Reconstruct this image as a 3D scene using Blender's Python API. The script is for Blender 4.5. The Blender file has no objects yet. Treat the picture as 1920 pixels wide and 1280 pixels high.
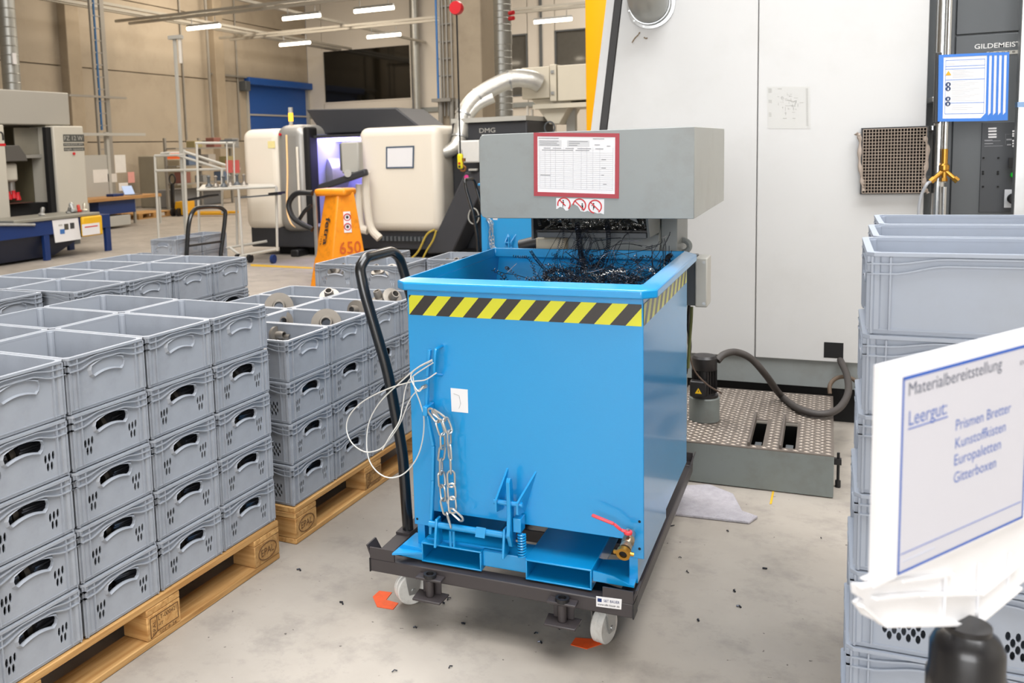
import bpy, bmesh, math, random
from mathutils import Vector, Matrix

random.seed(7)
SC = bpy.context.scene
COL = SC.collection
PI = math.pi

# ------------------------------------------------------------------ camera
CAM = Vector((0.45368819, -2.48643418, 1.4713))
CF = Vector((-0.41399257, 0.90340507, -0.11166662))
CR = Vector((0.91010671, 0.41318277, -0.03139714))
CD = Vector((0.01777439, -0.11462672, -0.99324961))
FPX, CX, CY = 1702.32, 775.15, 471.24
cam_data = bpy.data.cameras.new('camera')
cam = bpy.data.objects.new('camera', cam_data)
COL.objects.link(cam)
m = Matrix.Identity(4)
for i in range(3):
    m[i][0], m[i][1], m[i][2], m[i][3] = CR[i], -CD[i], -CF[i], CAM[i]
cam.matrix_world = m
cam_data.sensor_width = 36.0
cam_data.lens = FPX * 36.0 / 1920.0
cam_data.shift_x = (960 - CX) / 1920.0
cam_data.shift_y = (CY - 640) / 1920.0
cam_data.clip_start = 0.05
cam_data.clip_end = 200
cam_data.dof.use_dof = True
cam_data.dof.focus_distance = 2.75
cam_data.dof.aperture_fstop = 6.3
SC.camera = cam
SC.cycles.use_denoising = True
SC.cycles.max_bounces = 6
SC.cycles.diffuse_bounces = 3
SC.cycles.glossy_bounces = 3
SC.cycles.transmission_bounces = 2
SC.cycles.caustics_reflective = False
SC.cycles.caustics_refractive = False

# ------------------------------------------------------------------ view, world, lights
SC.view_settings.view_transform = 'Standard'
SC.view_settings.look = 'None'
SC.view_settings.gamma = 1.0
SC.view_settings.use_curve_mapping = False
SC.view_settings.exposure = -0.24
world = bpy.data.worlds.new('hall_air')
SC.world = world
world.use_nodes = True
world.node_tree.nodes['Background'].inputs[0].default_value = (0.9, 0.93, 1.0, 1)
world.node_tree.nodes['Background'].inputs[1].default_value = 0.15


def area(name, loc, size, power, color, target=None, size_y=None):
    d = bpy.data.lights.new(name, 'AREA')
    d.energy = power
    d.color = color
    d.shape = 'RECTANGLE'
    d.size = size
    d.size_y = size_y or size
    o = bpy.data.objects.new(name, d)
    COL.objects.link(o)
    o.location = loc
    if target is not None:
        o.rotation_euler = (Vector(target) - Vector(loc)).to_track_quat('-Z', 'Y').to_euler()
    return o


NEUTRAL, WARM = (0.985, 0.99, 1.0), (1.0, 0.86, 0.69)
FILL_TOP = [((3.0, -1.1, 8.3), 6.0, 1080, NEUTRAL), ((-3.4, 1.4, 8.3), 5.0, 640, NEUTRAL)]  # overhead fill lamps, added out of view
FILL_FRONT = ((0.2, -8.93, 2.9), 6.0, 3.4)
area('front_fill', FILL_FRONT[0], FILL_FRONT[1], 500, NEUTRAL, (0.2, 0.0, 2.9), FILL_FRONT[2])  # fill lamp added behind the viewer to brighten the foreground
for i, (lx, ly, pw) in enumerate(((-6.5, 6.2, 460), (-10.0, 11.5, 180), (-5.0, 17.0, 620), (-14.0, 20.5, 840), (-4.0, 25.5, 530))):
    FILL_TOP.append(((lx, ly, 8.3), 4.0, pw, WARM if i in (1, 3) else (1, .92, .82)))
for loc, size, pw, colr in FILL_TOP:
    area('overhead_fill', loc, size, pw, colr, (loc[0], loc[1], 0))  # added overhead fill, not openings in the roof

# ------------------------------------------------------------------ pixel of the photograph + one known world coordinate -> point


def at(px, py, X=None, Y=None, Z=None):
    r = CF + CR * ((px - CX) / FPX) + CD * ((py - CY) / FPX)
    if X is not None:
        t = (X - CAM.x) / r.x
    elif Y is not None:
        t = (Y - CAM.y) / r.y
    else:
        t = (Z - CAM.z) / r.z
    return CAM + r * t


# ------------------------------------------------------------------ materials
def lin(c):
    c = c.lstrip('#')
    out = []
    for i in (0, 2, 4):
        v = int(c[i:i + 2], 16) / 255
        out.append(v / 12.92 if v <= 0.04045 else ((v + 0.055) / 1.055) ** 2.4)
    return (*out, 1.0)


MATS = {}


def mat(name, color, rough=0.5, metal=0.0, var=0.06, scale=8.0, bump=0.0, bscale=60.0, emit=0.0, ecol=None, coat=0.0, alpha=None,
        dirt=None, dirt_amount=0.0, dirt_scale=3.0):
    if name in MATS:
        return MATS[name]
    mt = bpy.data.materials.new(name)
    mt.use_nodes = True
    nt = mt.node_tree
    b = nt.nodes['Principled BSDF']
    N, L = nt.nodes.new, nt.links.new
    col = lin(color) if isinstance(color, str) else color
    tc = N('ShaderNodeTexCoord')
    nz = N('ShaderNodeTexNoise')
    nz.inputs['Scale'].default_value = scale
    nz.inputs['Detail'].default_value = 4
    L(tc.outputs['Object'], nz.inputs['Vector'])
    mx = N('ShaderNodeMix')
    mx.data_type = 'RGBA'
    mx.inputs[6].default_value = [c * (1 - var) for c in col[:3]] + [1]
    mx.inputs[7].default_value = [min(1, c * (1 + var)) for c in col[:3]] + [1]
    L(nz.outputs['Fac'], mx.inputs[0])
    out = mx.outputs[2]
    if dirt:
        n2 = N('ShaderNodeTexNoise')
        n2.inputs['Scale'].default_value = dirt_scale
        n2.inputs['Detail'].default_value = 8
        n2.inputs['Roughness'].default_value = 0.65
        L(tc.outputs['Object'], n2.inputs['Vector'])
        rp = N('ShaderNodeMapRange')
        rp.inputs[1].default_value = 0.5
        rp.inputs[2].default_value = 0.72
        rp.inputs[4].default_value = dirt_amount
        L(n2.outputs['Fac'], rp.inputs[0])
        m2 = N('ShaderNodeMix')
        m2.data_type = 'RGBA'
        L(rp.outputs[0], m2.inputs[0])
        L(out, m2.inputs[6])
        m2.inputs[7].default_value = lin(dirt)
        out = m2.outputs[2]
    L(out, b.inputs['Base Color'])
    b.inputs['Roughness'].default_value = rough
    b.inputs['Metallic'].default_value = metal
    if coat:
        b.inputs['Coat Weight'].default_value = coat
        b.inputs['Coat Roughness'].default_value = 0.12
    if bump:
        n3 = N('ShaderNodeTexNoise')
        n3.inputs['Scale'].default_value = bscale
        n3.inputs['Detail'].default_value = 5
        L(tc.outputs['Object'], n3.inputs['Vector'])
        bp = N('ShaderNodeBump')
        bp.inputs['Strength'].default_value = bump
        bp.inputs['Distance'].default_value = 0.01
        L(n3.outputs['Fac'], bp.inputs['Height'])
        L(bp.outputs[0], b.inputs['Normal'])
    if emit:
        b.inputs['Emission Color'].default_value = lin(ecol or color)
        b.inputs['Emission Strength'].default_value = emit
    if alpha is not None:
        b.inputs['Alpha'].default_value = alpha
    MATS[name] = mt
    return mt


def wood(name, c1, c2, axis):
    if name in MATS:
        return MATS[name]
    mt = bpy.data.materials.new(name)
    mt.use_nodes = True
    nt = mt.node_tree
    b = nt.nodes['Principled BSDF']
    N, L = nt.nodes.new, nt.links.new
    tc = N('ShaderNodeTexCoord')
    mp = N('ShaderNodeMapping')
    s = [30, 30, 30]
    s[axis] = 1.6
    mp.inputs['Scale'].default_value = s
    L(tc.outputs['Object'], mp.inputs[0])
    nz = N('ShaderNodeTexNoise')
    nz.inputs['Scale'].default_value = 1.5
    nz.inputs['Detail'].default_value = 6
    nz.inputs['Distortion'].default_value = 1.2
    L(mp.outputs[0], nz.inputs['Vector'])
    oi = N('ShaderNodeObjectInfo')
    r = N('ShaderNodeValToRGB')
    r.color_ramp.elements[0].position = 0.3
    r.color_ramp.elements[0].color = lin(c1)
    r.color_ramp.elements[1].position = 0.75
    r.color_ramp.elements[1].color = lin(c2)
    L(nz.outputs['Fac'], r.inputs[0])
    hs = N('ShaderNodeHueSaturation')
    mr = N('ShaderNodeMapRange')
    mr.inputs[3].default_value = 0.75
    mr.inputs[4].default_value = 1.1
    L(oi.outputs['Random'], mr.inputs[0])
    L(mr.outputs[0], hs.inputs['Value'])
    L(r.outputs[0], hs.inputs['Color'])
    L(hs.outputs[0], b.inputs['Base Color'])
    b.inputs['Roughness'].default_value = 0.75
    MATS[name] = mt
    return mt


def floor_mat():
    mt = bpy.data.materials.new('polished_concrete')
    mt.use_nodes = True
    nt = mt.node_tree
    b = nt.nodes['Principled BSDF']
    N, L = nt.nodes.new, nt.links.new
    tc = N('ShaderNodeTexCoord')

    def noise(sc, det, rough=0.6):
        n = N('ShaderNodeTexNoise')
        n.inputs['Scale'].default_value = sc
        n.inputs['Detail'].default_value = det
        n.inputs['Roughness'].default_value = rough
        L(tc.outputs['Object'], n.inputs['Vector'])
        return n.outputs['Fac']

    def mix(fac, a, c):
        x = N('ShaderNodeMix')
        x.data_type = 'RGBA'
        L(fac, x.inputs[0])
        if isinstance(a, tuple):
            x.inputs[6].default_value = a
        else:
            L(a, x.inputs[6])
        x.inputs[7].default_value = c
        return x.outputs[2]

    def rng(v, a, b_, hi):
        r = N('ShaderNodeMapRange')
        r.inputs[1].default_value = a
        r.inputs[2].default_value = b_
        r.inputs[4].default_value = hi
        L(v, r.inputs[0])
        return r.outputs[0]
    c = mix(rng(noise(1.3, 6), .35, .7, 1), lin('#aaa298'), lin('#968e84'))
    c = mix(rng(noise(4.5, 8, .7), .5, .75, .9), c, lin('#807a74'))
    c = mix(rng(noise(26, 6, .7), .6, .85, .6), c, lin('#857f7a'))
    c = mix(rng(noise(38, 2, .5), .735, .76, .8), c, lin('#3a3633'))
    L(c, b.inputs['Base Color'])
    rr = N('ShaderNodeMapRange')
    rr.inputs[3].default_value = 0.35
    rr.inputs[4].default_value = 0.62
    L(noise(3, 5), rr.inputs[0])
    L(rr.outputs[0], b.inputs['Roughness'])
    b.inputs['Specular IOR Level'].default_value = 0.35
    return mt


# ------------------------------------------------------------------ mesh building
class MB:
    def __init__(s):
        s.v, s.f, s.m = [], [], []

    def add(s, vs, fs, mi=0):
        o = len(s.v)
        s.v += [Vector(v) for v in vs]
        s.f += [tuple(i + o for i in f) for f in fs]
        s.m += [mi] * len(fs)
        return s

    def box(s, x0, x1, y0, y1, z0, z1, mi=0):
        if x0 > x1: x0, x1 = x1, x0
        if y0 > y1: y0, y1 = y1, y0
        if z0 > z1: z0, z1 = z1, z0
        vs = [(x0, y0, z0), (x1, y0, z0), (x1, y1, z0), (x0, y1, z0), (x0, y0, z1), (x1, y0, z1), (x1, y1, z1), (x0, y1, z1)]
        return s.add(vs, [(3, 2, 1, 0), (4, 5, 6, 7), (0, 1, 5, 4), (1, 2, 6, 5), (2, 3, 7, 6), (3, 0, 4, 7)], mi)

    def hexa(s, c8, mi=0):
        """bottom 4 (ccw) then top 4"""
        return s.add(c8, [(3, 2, 1, 0), (4, 5, 6, 7), (0, 1, 5, 4), (1, 2, 6, 5), (2, 3, 7, 6), (3, 0, 4, 7)], mi)

    def bar(s, p0, p1, w, h, up=(0, 0, 1), mi=0):
        """rectangular bar from p0 to p1, w across, h along up"""
        p0, p1 = Vector(p0), Vector(p1)
        d = (p1 - p0).normalized()
        up = Vector(up)
        side = d.cross(up)
        if side.length < 1e-5:
            side = d.cross(Vector((1, 0, 0)))
        side.normalize()
        up = side.cross(d).normalized()
        a, b = side * w / 2, up * h / 2
        return s.hexa([p0 - a - b, p0 + a - b, p1 + a - b, p1 - a - b, p0 - a + b, p0 + a + b, p1 + a + b, p1 - a + b], mi)

    def cyl(s, p0, p1, r0, r1=None, n=16, cap=True, mi=0):
        p0, p1 = Vector(p0), Vector(p1)
        r1 = r0 if r1 is None else r1
        d = (p1 - p0).normalized()
        a = d.orthogonal().normalized()
        b = d.cross(a)
        vs = []
        for p, r in ((p0, r0), (p1, r1)):
            for k in range(n):
                t = 2 * PI * k / n
                vs.append(p + (a * math.cos(t) + b * math.sin(t)) * r)
        fs = [(k, (k + 1) % n, n + (k + 1) % n, n + k) for k in range(n)]
        if cap:
            fs += [tuple(reversed(range(n))), tuple(range(n, 2 * n))]
        return s.add(vs, fs, mi)

    def tube(s, path, r, n=8, closed=False, cap=True, mi=0, radii=None):
        P = [Vector(p) for p in path]
        k = len(P)
        if k < 2:
            return s
        tans = []
        for i in range(k):
            a = P[(i - 1) % k] if closed or i > 0 else P[i]
            b = P[(i + 1) % k] if closed or i < k - 1 else P[i]
            t = b - a
            tans.append(t.normalized() if t.length > 1e-9 else Vector((0, 0, 1)))
        nrm = tans[0].orthogonal().normalized()
        vs = []
        for i in range(k):
            t = tans[i]
            nrm = nrm - t * nrm.dot(t)
            nrm = nrm.normalized() if nrm.length > 1e-6 else t.orthogonal().normalized()
            bi = t.cross(nrm)
            rr = radii[i] if radii else r
            for j in range(n):
                a = 2 * PI * j / n
                vs.append(P[i] + (nrm * math.cos(a) + bi * math.sin(a)) * rr)
        fs = []
        for i in range(k if closed else k - 1):
            i2 = (i + 1) % k
            for j in range(n):
                fs.append((i * n + j, i * n + (j + 1) % n, i2 * n + (j + 1) % n, i2 * n + j))
        if cap and not closed:
            fs += [tuple(reversed(range(n))), tuple(range((k - 1) * n, k * n))]
        return s.add(vs, fs, mi)

    def prism(s, poly, axis, a, b, mi=0):
        """poly: 2D points in the two remaining axes (cyclic order x,y,z without axis)"""
        n = len(poly)
        vs = []
        for t in (a, b):
            for (u, w) in poly:
                if axis == 'x':
                    vs.append((t, u, w))
                elif axis == 'y':
                    vs.append((u, t, w))
                else:
                    vs.append((u, w, t))
        fs = [(k, (k + 1) % n, n + (k + 1) % n, n + k) for k in range(n)]
        fs += [tuple(reversed(range(n))), tuple(range(n, 2 * n))]
        return s.add(vs, fs, mi)

    def lathe(s, prof, c, axis=(0, 0, 1), n=24, mi=0, close=False):
        """prof: (r, h) pairs revolved about axis at c"""
        c, ax = Vector(c), Vector(axis).normalized()
        a = ax.orthogonal().normalized()
        b = ax.cross(a)
        vs = []
        for (r, h) in prof:
            for k in range(n):
                t = 2 * PI * k / n
                vs.append(c + ax * h + (a * math.cos(t) + b * math.sin(t)) * r)
        fs = []
        m_ = len(prof)
        for i in range(m_ if close else m_ - 1):
            i2 = (i + 1) % m_
            for k in range(n):
                fs.append((i * n + k, i * n + (k + 1) % n, i2 * n + (k + 1) % n, i2 * n + k))
        if not close:
            if prof[0][0] > 1e-6:
                fs.append(tuple(reversed(range(n))))
            if prof[-1][0] > 1e-6:
                fs.append(tuple(range((m_ - 1) * n, m_ * n)))
        return s.add(vs, fs, mi)

    def quad(s, a, b, c, d, t=0.0, mi=0):
        """plate a-b-c-d given thickness t along its normal (towards -normal)"""
        a, b, c, d = map(Vector, (a, b, c, d))
        if not t:
            return s.add([a, b, c, d], [(0, 1, 2, 3)], mi)
        n = (b - a).cross(d - a).normalized() * t
        return s.hexa([a - n, b - n, c - n, d - n, a, b, c, d], mi)

    def xf(s, M):
        s.v = [M @ v for v in s.v]
        return s

    def mesh(s, name, mats, off=(0, 0, 0), smooth=False):
        off = Vector(off)
        me = bpy.data.meshes.new(name)
        me.from_pydata([v - off for v in s.v], [], s.f)
        for mt in (mats if isinstance(mats, (list, tuple)) else [mats]):
            me.materials.append(mt)
        if any(s.m):
            me.polygons.foreach_set('material_index', s.m)
        bm = bmesh.new()
        bm.from_mesh(me)
        bmesh.ops.recalc_face_normals(bm, faces=bm.faces)
        bm.to_mesh(me)
        bm.free()
        if smooth:
            me.polygons.foreach_set('use_smooth', [True] * len(me.polygons))
            try:
                me.set_sharp_from_angle(angle=math.radians(35))
            except Exception:
                pass
        me.update()
        return me

    def build(s, name, mats, parent=None, bevel=0.0, smooth=False, local=False, base=None, seg=2):
        """world coordinates by default; local=True when the vertices are already in the parent's space"""
        if parent is not None:
            off = (0, 0, 0) if local else root_loc(parent)
        else:
            xs, ys, zs = [v.x for v in s.v], [v.y for v in s.v], [v.z for v in s.v]
            off = base or ((min(xs) + max(xs)) / 2, (min(ys) + max(ys)) / 2, min(zs))
        o = bpy.data.objects.new(name, s.mesh(name, mats, off, smooth))
        COL.objects.link(o)
        if parent is not None:
            o.parent = parent
        else:
            o.location = off
        if bevel:
            md = o.modifiers.new('bevel', 'BEVEL')
            md.width = bevel
            md.segments = seg
            md.limit_method = 'ANGLE'
            md.angle_limit = math.radians(40)
            if not smooth:
                o.data.polygons.foreach_set('use_smooth', [True] * len(o.data.polygons))
                try:
                    o.data.set_sharp_from_angle(angle=math.radians(35))
                except Exception:
                    pass
        return o


def root_loc(o):
    p = Vector((0, 0, 0))
    while o is not None:
        p = p + o.location
        o = o.parent
    return p


def thing(name, label, cat, loc=(0, 0, 0), rotz=0.0, group=None):
    o = bpy.data.objects.new(name, None)
    o.empty_display_size = 0.1
    COL.objects.link(o)
    o.location = loc
    o.rotation_euler = (0, 0, rotz)
    return tag(o, label, cat, group)


def tag(o, label, cat, group=None, kind=None):
    if label:
        o['label'] = label
    if cat:
        o['category'] = cat
    if group:
        o['group'] = group
    if kind:
        o['kind'] = kind
    return o


def struct(o, label=None, cat=None):
    o['kind'] = 'structure'
    if label:
        o['label'] = label
    if cat:
        o['category'] = cat
    return o


def child_copy(src, parent, name=None):
    c = src.copy()
    COL.objects.link(c)
    c.parent = parent
    for ch in src.children:
        child_copy(ch, c)
    return c


def copy_tree(src, label, loc, rotz=None, group=None):
    kids = list(src.children)
    c = src.copy()
    COL.objects.link(c)
    c.location = loc
    if rotz is not None:
        c.rotation_euler = (0, 0, rotz)
    c['label'] = label
    if group:
        c['group'] = group
    for k in kids:
        child_copy(k, c)
    return c


def smooth_path(pts, per=8, closed=False):
    P = [Vector(p) for p in pts]
    out = []
    n = len(P)
    for i in range(n if closed else n - 1):
        p0 = P[(i - 1) % n] if closed or i > 0 else P[i] * 2 - P[i + 1]
        p1, p2 = P[i], P[(i + 1) % n]
        p3 = P[(i + 2) % n] if closed or i < n - 2 else P[i + 1] * 2 - P[i]
        for k in range(per):
            t = k / per
            out.append(0.5 * ((2 * p1) + (p2 - p0) * t + (2 * p0 - 5 * p1 + 4 * p2 - p3) * t * t + (3 * p1 - p0 - 3 * p2 + p3) * t ** 3))
    if not closed:
        out.append(P[-1])
    return out


def filled(outline, holes, depth):
    """flat plate in the XY plane with holes, thickness depth centred on z=0 -> (verts, faces)"""
    cu = bpy.data.curves.new('tmp', 'CURVE')
    cu.dimensions = '2D'
    cu.fill_mode = 'BOTH'
    cu.extrude = depth / 2
    for loop in [outline] + holes:
        sp = cu.splines.new('POLY')
        sp.points.add(len(loop) - 1)
        for p, q in zip(sp.points, loop):
            p.co = (q[0], q[1], 0, 1)
        sp.use_cyclic_u = True
    ob = bpy.data.objects.new('tmp', cu)
    COL.objects.link(ob)
    dg = bpy.context.evaluated_depsgraph_get()
    me = bpy.data.meshes.new_from_object(ob.evaluated_get(dg))
    vs = [v.co.copy() for v in me.vertices]
    fs = [tuple(p.vertices) for p in me.polygons]
    bpy.data.objects.remove(ob)
    bpy.data.curves.remove(cu)
    bpy.data.meshes.remove(me)
    return vs, fs


TEXT_CACHE = {}


def text(body, name, parent, mt, origin, xdir, updir, height, width=None, local=False, off=0.0008, shear=0.0, bold=0.0):
    """flat lettering; origin = lower left corner of the writing"""
    cu = bpy.data.curves.new('tmp', 'FONT')
    cu.body = body
    cu.extrude = 0.0
    cu.offset = bold
    cu.resolution_u = 3
    cu.shear = shear
    ob = bpy.data.objects.new('tmp', cu)
    COL.objects.link(ob)
    dg = bpy.context.evaluated_depsgraph_get()
    me = bpy.data.meshes.new_from_object(ob.evaluated_get(dg))
    bpy.data.objects.remove(ob)
    bpy.data.curves.remove(cu)
    xs = [v.co.x for v in me.vertices]
    ys = [v.co.y for v in me.vertices]
    x0, x1, y0, y1 = min(xs), max(xs), min(ys), max(ys)
    # cap height of the built-in font is about 0.73 of its size
    sy = height / max(y1 - max(y0, 0), 1e-6)
    sx = sy if width is None else width / (x1 - x0)
    xd, ud = Vector(xdir).normalized(), Vector(updir).normalized()
    nd = xd.cross(ud)
    o = Vector(origin) - (Vector((0, 0, 0)) if local or parent is None else root_loc(parent))
    for v in me.vertices:
        x, y = (v.co.x - x0) * sx, v.co.y * sy
        v.co = o + xd * x + ud * y + nd * off
    me.materials.append(mt)
    r = bpy.data.objects.new(name, me)
    COL.objects.link(r)
    r.parent = parent
    return r

# ================================================================== materials used all over
M_CONC = mat('cast_concrete', '#aea290', .85, var=.10, scale=1.2, bump=.15, bscale=20, dirt='#938673', dirt_amount=.5, dirt_scale=.7)
M_CONC2 = mat('column_concrete', '#a99b86', .85, var=.10, scale=2, bump=.15, dirt='#8a7d6c', dirt_amount=.5, dirt_scale=1.5)
M_WALLW = mat('white_wall_panel', '#d8d2c8', .7, var=.03, scale=1.0)
M_WHITE = mat('white_sheet_metal', '#c9c9c8', .38, var=.012, scale=.8, dirt='#bbbab6', dirt_amount=.35, dirt_scale=2.2)
M_GREYM = mat('grey_painted_metal', '#8b908f', .42, var=.05, scale=5, dirt='#6f6a62', dirt_amount=.35, dirt_scale=6)
M_GREYL = mat('light_grey_metal', '#b4b2aa', .45, var=.04, scale=3)
M_DKGREY = mat('dark_grey_metal', '#565a5d', .45, var=.05, scale=4, bump=.05, bscale=200)
M_BLACK = mat('black_paint', '#1b1b1d', .45, var=.1)
M_NEAR = mat('black_gap', '#0b0b0c', .8, var=.1)
M_STEEL = mat('galvanised_steel', '#b9bbbc', .32, .9, var=.12, scale=14)
M_DUCT = mat('galvanised_duct', '#a9aaa6', .38, .75, var=.12, scale=9)
M_CHROME = mat('polished_pipe', '#c8cacb', .18, .95, var=.05)
M_GLASS = mat('dark_glass', '#14130f', .06, var=.1)
M_LAMP = mat('lamp_tube', '#ffffff', .5, var=0, emit=16.0, ecol='#fff0d8')
M_PAPER = mat('white_paper', '#e6e5e6', .7, var=.015)
M_PRINT = mat('grey_print', '#8f9093', .8, var=.05)
M_PRINTL = mat('pale_grey_print', '#c3c4c8', .8, var=.03)
M_INK = mat('black_ink', '#232325', .7, var=.05)
M_YEL = mat('safety_yellow', '#f2a900', .42, var=.03)
M_ORANGE = mat('orange_paint', '#f29318', .4, var=.05, dirt='#9a5a14', dirt_amount=.5, dirt_scale=9)
M_RED = mat('signal_red', '#c8202a', .4, var=.05)
M_BLUED = mat('dark_blue_paint', '#16326a', .4, var=.08)
M_BLUE = mat('blue_tape_and_frame', '#2b63c0', .5, var=.03)
M_BEIGE = mat('cream_enamel', '#ded6c6', .35, var=.02)
M_BRASS = mat('brass', '#c09040', .28, .9, var=.1, scale=20)

# ================================================================== the setting
WX, FY, EX, BY, CZ = -18.5, 29.3, 9.0, -9.0, 8.4
fl = MB().box(WX, EX, BY, FY, -.2, 0).build('floor', floor_mat(), base=(0, 0, 0))
struct(fl, 'pale grey polished concrete floor with stains')

# left wall of cast concrete panels between pilasters
wl = struct(MB().box(WX - .35, WX - .12, BY, FY, 0, CZ).build('wall_left', M_NEAR), 'tall beige concrete panel wall on the left')
pil = [10.2, 16.6, 23.15]
ycols = [-9.0] + [3.8] + pil + [FY + .0]
for i in range(len(ycols) - 1):
    y0, y1 = ycols[i], ycols[i + 1]
    for j, (z0, z1) in enumerate(((0, 1.95), (1.95, 4.02), (4.02, 6.1), (6.1, 8.4))):
        if i == len(ycols) - 2 and j < 2:     # the doorway
            MB().box(WX - .15, WX, y0 + .01, 25.0, z0 + .012, z1 - .012).build('concrete_panel', M_CONC, wl, bevel=.012)
            continue
        MB().box(WX - .15, WX, y0 + .01, y1 - .01, z0 + .012, z1 - .012).build('concrete_panel', M_CONC, wl, bevel=.012)
for y in pil:
    struct(MB().box(WX - .1, WX + .28, y - .25, y + .25, 0, CZ).build('trim_%d' % (pil.index(y) + 1), M_CONC2, bevel=.02), 'concrete pilaster standing proud of the panel wall')

# blue roller door in the left wall
dr = struct(thing('door_1', None, None, (WX, 27.15, 0)), 'blue roller door near the far corner of the hall')
zb = [0.0, .72, 1.45, 2.18, 2.90, 3.98]
M_DOOR = mat('blue_door_cloth', '#1f55a5', .5, var=.05)
for a, b in zip(zb[:-1], zb[1:]):
    MB().box(WX - .12, WX - .07, 25.08, 29.2, a + .03, b - .03).build('door_panel', M_DOOR, dr)
    MB().box(WX - .12, WX - .03, 25.08, 29.2, b - .03, b + .03).build('door_rail', M_GREYL, dr)
for y in (25.0, 29.22):
    MB().box(WX - .14, WX + .06, y - .06, y + .06, 0, 4.1).build('guide_rail', M_GREYL, dr)
MB().box(WX - .14, WX + .22, 24.9, 29.28, 3.95, 4.2).build('shutter_box', M_DOOR, dr, bevel=.03)
MB().box(WX, WX + .3, 24.55, 24.85, 3.7, 4.05).build('drive_motor', M_DKGREY, dr, bevel=.03)

# far wall: white panels, band below, offices behind glass
wf = struct(MB().box(WX, EX, FY + .12, FY + .35, 0, CZ).build('wall_far', M_NEAR), 'white panelled far wall with office windows')
wins = [(-17.8, -13.95, 3.37, 5.44), (-11.35, -9.38, 3.25, 5.44), (-8.38, -4.6, 3.25, 5.46)]
xs = [WX, -17.8, -13.95, -11.35, -9.38, -8.38, -4.6, -1.0, 3.0, EX]
for a, b in zip(xs[:-1], xs[1:]):
    win = [w for w in wins if abs(w[0] - a) < .01]
    spans = [(3.02, win[0][2]), (win[0][3], CZ)] if win else [(3.02, CZ)]
    for z0, z1 in spans + [(0, 2.85)]:
        MB().box(a + .012, b - .012, FY - .02, FY + .12, z0, z1).build('wall_panel', M_WALLW, wf, bevel=.008)
MB().box(WX, EX, FY - .1, FY + .12, 2.85, 3.02).build('ledge', M_GREYM, wf)
MB().box(-8.93, -8.83, FY - .08, FY - .02, 3.02, CZ).build('downpipe', M_DKGREY, wf)
MB().box(-10.6, -9.2, FY - .05, FY - .02, 0, 2.4).build('door_leaf', M_WALLW, wf)
for k, (a, b, z0, z1) in enumerate(wins):
    w = struct(thing('window_%d' % (k + 1), None, None, (a, FY, z0)),
               ['wide dark office window in the far wall', 'narrow dark window behind the spiral duct', 'office window beside the yellow column'][k])
    fr = MB()
    t = .05
    fr.box(a, b, FY - .04, FY + .02, z0, z0 + t).box(a, b, FY - .04, FY + .02, z1 - t, z1)
    fr.box(a, a + t, FY - .04, FY + .02, z0 + t, z1 - t).box(b - t, b, FY - .04, FY + .02, z0 + t, z1 - t)
    fr.build('window_frame', M_DKGREY if k else M_WALLW, w)
    gl = M_GLASS if k == 0 else mat('office_glass', '#5c5a55', .08, var=.1)
    MB().box(a + t, b - t, FY + .03, FY + .05, z0 + t, z1 - t).build('pane', gl, w)
    if k == 2:   # the lit room behind
        MB().box(-7.0, -4.7, FY + .02, FY + .03, 3.35, 4.6).build('inner_window', mat('lit_office', '#d6d2b0', .6, emit=.25, ecol='#d6d2b0'), w)
        for x in (-7.0, -6.5):
            MB().box(x, x + .06, FY - .0, FY + .02, 3.35, 4.6).build('mullion', M_DKGREY, w)

# ceiling and the two walls behind the camera
ce = struct(MB().box(WX, EX, BY, FY, CZ, CZ + .2).build('ceiling', mat('ceiling_deck', '#cfcac0', .8)), 'pale hall ceiling')
struct(MB().box(EX, EX + .2, BY, FY, 0, CZ).build('wall_right', M_WALLW), 'white hall wall on the right')
struct(MB().box(WX, EX, BY - .2, BY, 0, CZ).build('wall_back', M_WALLW), 'white hall wall behind the viewer')

# unseen glowing panels added to go with the fill lamps behind the viewer and overhead
M_FILL = mat('fill_panel_glow', '#f4f6f8', .4, emit=1.5, ecol='#f4f8ff')


def fill_panel(n, lab, c, w, h, flat):
    g = struct(thing('window_%d' % n, None, None, c), lab)  # an added glowing panel, not a real window
    k = max(2, int(w / 1.5))
    for i in range(k):
        a, b = -w / 2 + w * i / k + .03, -w / 2 + w * (i + 1) / k - .03
        mb = MB()
        if flat:
            mb.box(c[0] + a, c[0] + b, c[1] - h / 2, c[1] + h / 2, c[2], c[2] + .02)
        else:
            mb.box(c[0] + a, c[0] + b, c[1], c[1] + .02, c[2] - h / 2, c[2] + h / 2)
        mb.build('pane', M_FILL, g)
        x = c[0] + a - .03
        (MB().box(x - .03, x + .03, c[1] - h / 2, c[1] + h / 2, c[2] - .02, c[2] + .04) if flat else MB().box(x - .03, x + .03, c[1] - .02, c[1] + .04, c[2] - h / 2, c[2] + h / 2)).build('fill_panel_bar', M_GREYL, g)


fill_panel(4, 'added glowing fill panel at the wall behind the viewer', (FILL_FRONT[0][0], BY + .02, FILL_FRONT[0][2]), FILL_FRONT[1], FILL_FRONT[2], False)
for i_, (loc_, size_, _, _) in enumerate(FILL_TOP):
    fill_panel(5 + i_, 'added glowing fill panel number %d under the hall ceiling' % (i_ + 1), (loc_[0], loc_[1], CZ - .05), size_, size_, True)

# ------------------------------------------------------------------ floor markings
M_OT = mat('orange_floor_tape', '#ee5a1c', .55, var=.06, dirt='#b34a20', dirt_amount=.4, dirt_scale=20)
M_YT = mat('yellow_floor_paint', '#cfa521', .6, var=.1)


def floor_poly(pxs, name, mt, label, z=.002):
    P = [at(x, y, Z=0) for x, y in pxs]
    mb = MB().prism([(p.x, p.y) for p in P], 'z', 0.0003, z)
    return tag(mb.build(name, mt), label, 'tape' if 'tape' in name else 'marking')


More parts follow.
